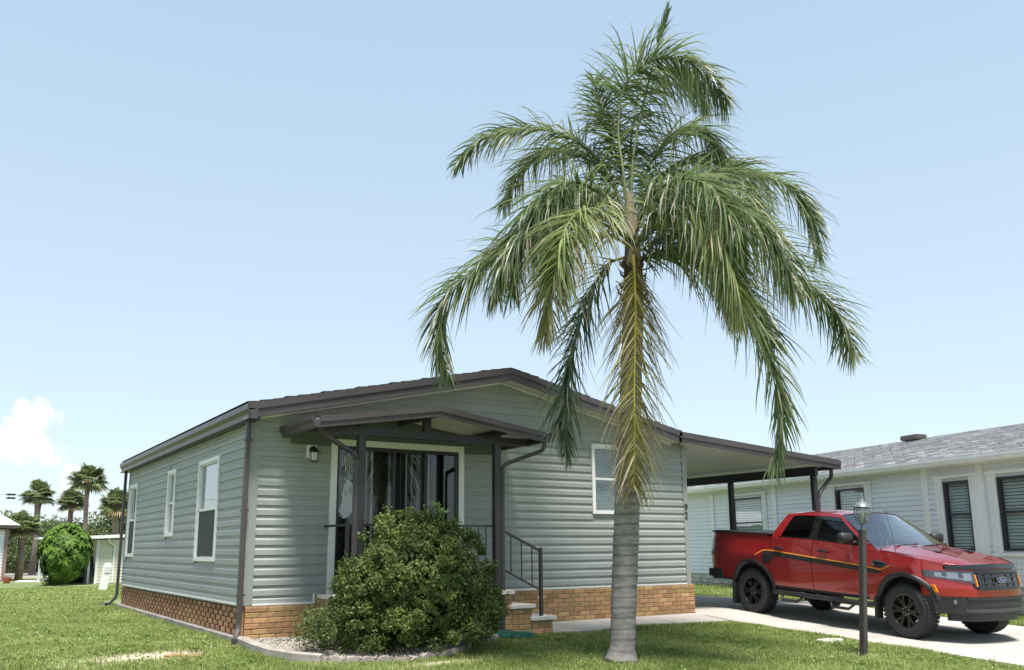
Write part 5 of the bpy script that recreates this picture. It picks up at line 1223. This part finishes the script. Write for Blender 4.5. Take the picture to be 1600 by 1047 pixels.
# broad-leaved umbrella tree
um = empty('umbrella_shrub', 'round bright green shrub with large leaf whorls beside the shed', 'shrub', (1.75, 34.6, gb(1.75, 34.6)))
um.scale = (.93, .93, .95)
UML = leaf_mat('umbrella_leaf', (.06,.12,.022), (.15,.25,.045), .5, .3, 1.6, rnd=.4, spec=.12)
p, nn = lumpy(430, np.array((0, 0, 1.62)), (1.18, 1.15, 1.36), 301, lumps=16, amp=.34, depth=.45, bottom=-.95); V = []; Fq = []; r_ = np.random.default_rng(9)
for c, n in zip(p, nn):
    n = n/np.linalg.norm(n)+np.array([0, 0, .35]); n /= np.linalg.norm(n); a = np.cross(n, r_.normal(0, 1, 3)); a /= np.linalg.norm(a); b_ = np.cross(n, a)
    for k in range(8):
        t = k*math.pi/4+r_.uniform(-.15, .15); d = a*math.cos(t)+b_*math.sin(t); L_ = r_.uniform(.24, .36); w = np.cross(n, d)*L_*.21; i0 = len(V); dn = np.array([0, 0, -1])
        V += [c+d*.03, c+d*L_*.5+w+n*.02, c+d*L_+dn*.05, c+d*L_*.5-w+n*.02]; Fq.append((i0, i0+1, i0+2, i0+3))
np_mesh('foliage', np.array(V), np.array(Fq), UML, um)
p, nn = lumpy(1500, np.array((0, 0, 1.5)), (.85, .8, 1.0), 302, depth=.2, bottom=-.9); leaf_cloud('inner_foliage', p, nn, .26, UML, um, .5, .6, 12)
mb = MB(); twigs(mb, (0, 0, -.05), [(-.6, 0, 1.4), (.5, .2, 1.6), (0, -.3, 1.8), (.2, .3, 2.2), (-.3, .2, 2.0)], .06, 6); mb.build('stem', mat('umbrella_bark', (.16,.13,.10), .9), um)
# house corner at the far left
lh = empty('far_house', 'far house corner with brown trim and bright metal roof at left edge', 'house', (0, 0, 0)); hz = -.44
q = MB(); q.box(-8, -.10, 44.0, 52, hz-.1, hz+2.75); q.build('wall', mat('pinkish_siding', (.48,.42,.40), .6, var=.05), lh)
z = hz+.1
while z < hz+2.6: MB().prism([(0, 0), (.025, 0), (.005, .15), (0, .15)], lambda u, v, w: (w, 43.998-u, z+v), -8, -.24).build('siding_board', NWHITE, lh); z += .16
MB().box(-.24, -.06, 43.93, 44.0, hz-.05, hz+2.72).build('corner_board', mat('brown_pink_trim', (.25,.17,.16), .6), lh)
MB().prism([(-8.2, 2.36), (.36, 2.36), (.36, 2.52), (-8.2, 2.52)], lambda u, v, w: (u, w, v), 43.5, 52.4).build('fascia_board', mat('far_brown', (.17,.12,.11), .6), lh)
MB().add([(-8.2, 43.4, 2.52), (.40, 43.4, 2.52), (-1.2, 48, 3.75), (-8.2, 48, 3.75), (.40, 52.5, 2.52), (-8.2, 52.5, 2.52)], [(0,1,2,3), (1,4,2), (4,5,3,2)]).build('roof', mat('bright_metal_roof', (.75,.76,.78), .45), lh)
pt = MB(); pt.lathe([(.12, 0), (.20, .25), (.21, .30), (.18, .30), (.16, .22), (0, .22)], 14, (0, 0, 0)); pt = pt.build('plant_pot', mat('terracotta', (.42,.13,.07), .8, var=.2, vscale=8), smooth=40); pt.location = (-.16, 40.4, -.46); tag(pt, 'small terracotta pot at the foot of the far left house', 'pot')
# carport posts, slab, road, verge, fence
sl_b = struct(MB().add([(.3, 42.2, -.425), (2.6, 41.2, -.425), (3.2, 43.6, -.425), (.7, 44.6, -.425), (.3, 42.2, -.5), (2.6, 41.2, -.5), (3.2, 43.6, -.5), (.7, 44.6, -.5)], [(0,1,2,3), (0,4,5,1), (1,5,6,2), (2,6,7,3), (3,7,4,0)]).build('patio_slab', CONC_W))
cp_ = empty('small_carport', 'white carport posts and roof edge beside the umbrella shrub', 'carport', (0, 0, 0))
for x, y in ((1.45, 42.6), (1.72, 42.5), (2.36, 41.8)): MB().box(x-.06, x+.06, y-.06, y+.06, -.44, 1.75 if x < 2.2 else .95).build('post', WHITE, cp_)
MB().prism([(1.2, 1.75), (3.6, 1.75), (3.6, 1.88), (1.2, 1.85)], lambda u, v, w: (u, w, v), 41.6, 44.5).build('roof', WHITE, cp_)
road = MB(); xs_ = np.linspace(-300, 300, 40); road.add([(x, y, -.428) for x in xs_ for y in (50.0, 57.5)], [(2*i, 2*i+2, 2*i+3, 2*i+1) for i in range(39)]); struct(road.build('road', mat('asphalt', (.11,.11,.12), .9, var=.12, vscale=2, bump=.3, bscale=30)))
for y in (49.7, 57.5): struct(MB().box(-300, 300, y, y+.3, -.5, -.34).build('kerb', CONC_W))
wl_ = MB(); wl_.box(-60, 60, 66, 66.3, -.5, .62); tag(wl_.build('garden_wall', mat('tan_wall', (.52,.40,.28), .85, var=.1)), 'low tan wall beyond the far road', 'wall')
fn_ = empty('hoop_fence', 'low dark hoop fence in front of the tan wall', 'fence', (0, 0, 0))
for x in np.arange(-2, 5.2, .62): MB().tube([(x, 62, -.45), (x, 62, .35), (x+.08, 62, .46), (x+.34, 62, .46), (x+.42, 62, .35), (x+.42, 62, -.45)], .03, 5).build('hoop', DARK, fn_)
MB().box(-2.2, 5.4, 61.98, 62.02, -.05, .0).build('rail', DARK, fn_)
wf = empty('wire_fence', 'thin grey wire fence line left of the umbrella shrub', 'fence', (0, 0, 0))
for x in (-.1, 1.0, 3.4): MB().tube([(x, 47.4, -.45), (x, 47.4, 1.50)], .03, 6).build('post', mat('galvanised', (.45,.47,.48), .4, metal=.5), wf)
for z in (.5, 1.46): MB().tube([(-3, 47.4, z), (4.5, 47.4, z)], .014, 5).build('wire', DARK, wf)
# clumps of ornamental grass across the road
for i, (x, y) in enumerate(((3.05, 59.5), (4.1, 59.6))):
    c = empty('grass_clump', ['tufted grass clump across the road, the left one', 'tufted grass clump across the road, the right one'][i], 'plant', (x, y, -.44), 'grass clumps across the road'); r2 = np.random.default_rng(70+i); n = 500
    a = r2.uniform(0, 6.28, n); h = r2.uniform(.5, 1.0, n); sp_ = r2.uniform(.1, .75, n); d = np.stack([np.cos(a), np.sin(a), 0*a], -1); s_ = np.stack([-np.sin(a), np.cos(a), 0*a], -1)*.02
    b0 = d*.08; mid = d*(sp_*.45)[:, None]+np.array([0, 0, 1])*(h*.75)[:, None]; tp = d*sp_[:, None]+np.array([0, 0, 1])*h[:, None]*.9
    np_mesh('blades', np.stack([b0-s_, b0+s_, mid+s_, tp, mid-s_], 1).reshape(-1, 3), (np.arange(n)*5)[:, None]+np.arange(5)[None], leaf_mat('tuft_%d' % i, (.10,.12,.04), (.2,.2,.09), .6, .3, 2, rnd=.3), c)
# cabbage palms
CPL = leaf_mat('fan_leaf', (.11,.15,.06), (.24,.28,.12), .45, .3, .8, rnd=.4); CPB = mat('cabbage_bark', (.25,.20,.155), .9, var=.35, vscale=5, bump=.5, bscale=12); DRYL = leaf_mat('dry_fan', (.22,.16,.09), (.30,.23,.14), .7, .2, 1, rnd=.3)
def fan_palm(x, y, zc, label, cr=1.35, seed=1, tr=.17):
    z0 = gb(x, y); t = empty('cabbage_palm', label, 'palm tree', (x, y, z0), 'cabbage palms beyond the shed'); r = np.random.default_rng(seed); H = zc-z0
    MB().tube([(0, 0, -.1), (.05, 0, H*.4), (-.03, .0, H*.8), (0, 0, H-.1)], [tr*1.2, tr, tr, tr*1.25], 12).build('trunk', CPB, t, smooth=True)
    mb = MB(); mb.lathe([(tr, -.75), (tr*1.9, -.45), (tr*2.0, -.2), (tr*1.2, .1)], 12, (0, 0, H)); mb.build('boots', DRYL, t)
    V = []; Fq = []; MI = []
    for k in range(66):
        el = math.asin(r.uniform(-.62, .98)); az = r.uniform(0, 6.28); d = np.array([math.cos(az)*math.cos(el), math.sin(az)*math.cos(el), math.sin(el)]); pl = cr*r.uniform(.40, .6); c = np.array([0, 0, H])+d*pl+np.array([0, 0, -.10*math.cos(el)]); fan = cr*r.uniform(.5, .72); dry = el < -.5 and r.random() < .5
        s_ = np.cross(d, (0, 0, 1)); s_ /= np.linalg.norm(s_)+1e-6; u_ = np.cross(s_, d); i0 = len(V); w = .014
        V += [np.array([0, 0, H])-s_*w, np.array([0, 0, H])+s_*w, c+s_*w, c-s_*w]; Fq.append((i0, i0+1, i0+2, i0+3)); MI.append(0)
        for j in range(17):
            b_ = (j-8)/8*1.75; q = d*math.cos(b_)+s_*math.sin(b_)+u_*.25*math.cos(b_*.9); q /= np.linalg.norm(q); L_ = fan*(1-.25*abs(b_)/1.75)*r.uniform(.85, 1.1); ww = np.cross(q, u_+r.normal(0, .3, 3)); ww = ww/(np.linalg.norm(ww)+1e-6)*.045*cr; i0 = len(V)
            V += [c, c+q*L_*.55+ww, c+q*L_+np.array([0, 0, -.34*L_]), c+q*L_*.55-ww]; Fq.append((i0, i0+1, i0+2, i0+3)); MI.append(1 if dry else 0)
    o = np_mesh('crown', np.array(V), np.array(Fq), CPL, t); o.data.materials.append(DRYL); o.data.polygons.foreach_set('material_index', MI)
fan_palm(2.28, 56.8, 4.95, 'cabbage palm with a full round head, the leftmost tall one', 1.15, 1, .19)
fan_palm(4.45, 57.9, 4.55, 'cabbage palm with a ragged head between two taller palms', 1.1, 2, .16)
fan_palm(4.72, 52.6, 5.75, 'tallest cabbage palm with a slim trunk rising behind the umbrella shrub', 1.25, 3, .14)
fan_palm(5.95, 48.6, 4.0, 'cabbage palm partly hidden by the corner of the green home', 1.15, 4, .18)
fan_palm(.75, 46.2, 2.6, 'short cabbage palm behind the far left house', 1.0, 5, .18)
# insulator cluster on overhead wires
ins = empty('wire_insulator', 'dark insulator hanging on overhead wires at the upper left', 'insulator', (-.67, 34.8, 3.45))
q = MB()
for k in range(4): q.lathe([(.02, 0), (.11, .02), (.13, .06), (.05, .10)], 12, ((k % 2)*.16-.08, 0, (k//2)*.16)); 
q.build('discs', mat('dark_porcelain', (.02,.025,.05), .25), ins, smooth=40)
MB().tube([(-30, 3, .34), (-8, .4, .22), (0, 0, .20)], .012, 5).build('wire', DARK, ins); MB().tube([(0, 0, .25), (2.0, 6, .2), (6, 22, .4)], .010, 5).build('wire', DARK, ins)
# far trees and underwood
def far_tree(x, y, h, r0, label, seed, col, kind='crown'):
    z0 = gb(x, y); t = empty('broadleaf_tree', label, 'tree', (x, y, z0), 'trees beyond the road')
    MB().tube([(0, 0, -.1), (.1, 0, h*.3), (0, .1, h*.6)], [.16, .12, .06], 8).build('trunk', CPB, t, smooth=True)
    cs_ = []; ns_ = []; r = np.random.default_rng(seed)
    h *= 1.15
    for k in range(14):
        c = np.array([r.uniform(-.75, .75)*r0, r.uniform(-.5, .5)*r0, h*r.uniform(.22, .85)]); q = r0*r.uniform(.38, .62); p, nn = lumpy(520, c, (q, q, q*.8), seed*10+k, amp=.25, depth=.6); cs_.append(p); ns_.append(nn)
    leaf_cloud('crown', np.concatenate(cs_), np.concatenate(ns_), .21, col, t, .55, .8, seed)
FT = [leaf_mat('far_leaf_%d' % i, a, b, .5, .35, .7, rnd=.4) for i, (a, b) in enumerate([((.07,.11,.035), (.16,.21,.07)), ((.11,.145,.055), (.22,.25,.10)), ((.055,.095,.04), (.12,.17,.065))])]
lab = ['feathery pale green tree behind the short palm', 'dense olive tree behind the leftmost tall palm', 'low spreading tree between the far palms', 'dark bushy tree behind the umbrella shrub', 'loose yellow green tree above the shed roof', 'tall dark tree against the corner of the green home', 'broad tree far beyond the shed roof']
for i, (x, y, h, r0, c) in enumerate([(.2, 60, 3.6, 2.2, 1), (3.2, 66, 4.0, 2.6, 0), (5.4, 68, 3.6, 2.4, 2), (6.2, 62, 3.3, 2.2, 0), (6.9, 58, 3.6, 2.0, 1), (8.2, 57, 4.7, 2.3, 2), (10.5, 64, 4.6, 3.0, 0)]): far_tree(x, y, h, r0, lab[i], 500+i, FT[c])
cs_ = []; ns_ = []; r = np.random.default_rng(88)
for k in range(70):
    x = -70+k*2.2+r.uniform(-1, 1); y = 72+r.uniform(-3, 3); h = r.uniform(1.6, 3.0); p, nn = lumpy(330, np.array([x, y, -.4+h*.45]), (r.uniform(1.4, 2.2), 1.3, h*.6), 900+k, amp=.25, depth=.4); cs_.append(p); ns_.append(nn)
wd = leaf_cloud('far_underwood', np.concatenate(cs_), np.concatenate(ns_), .38, FT[0], None, .6, .8, 99); wd['kind'] = 'stuff'; wd['label'] = 'distant mass of bushes beyond the road'
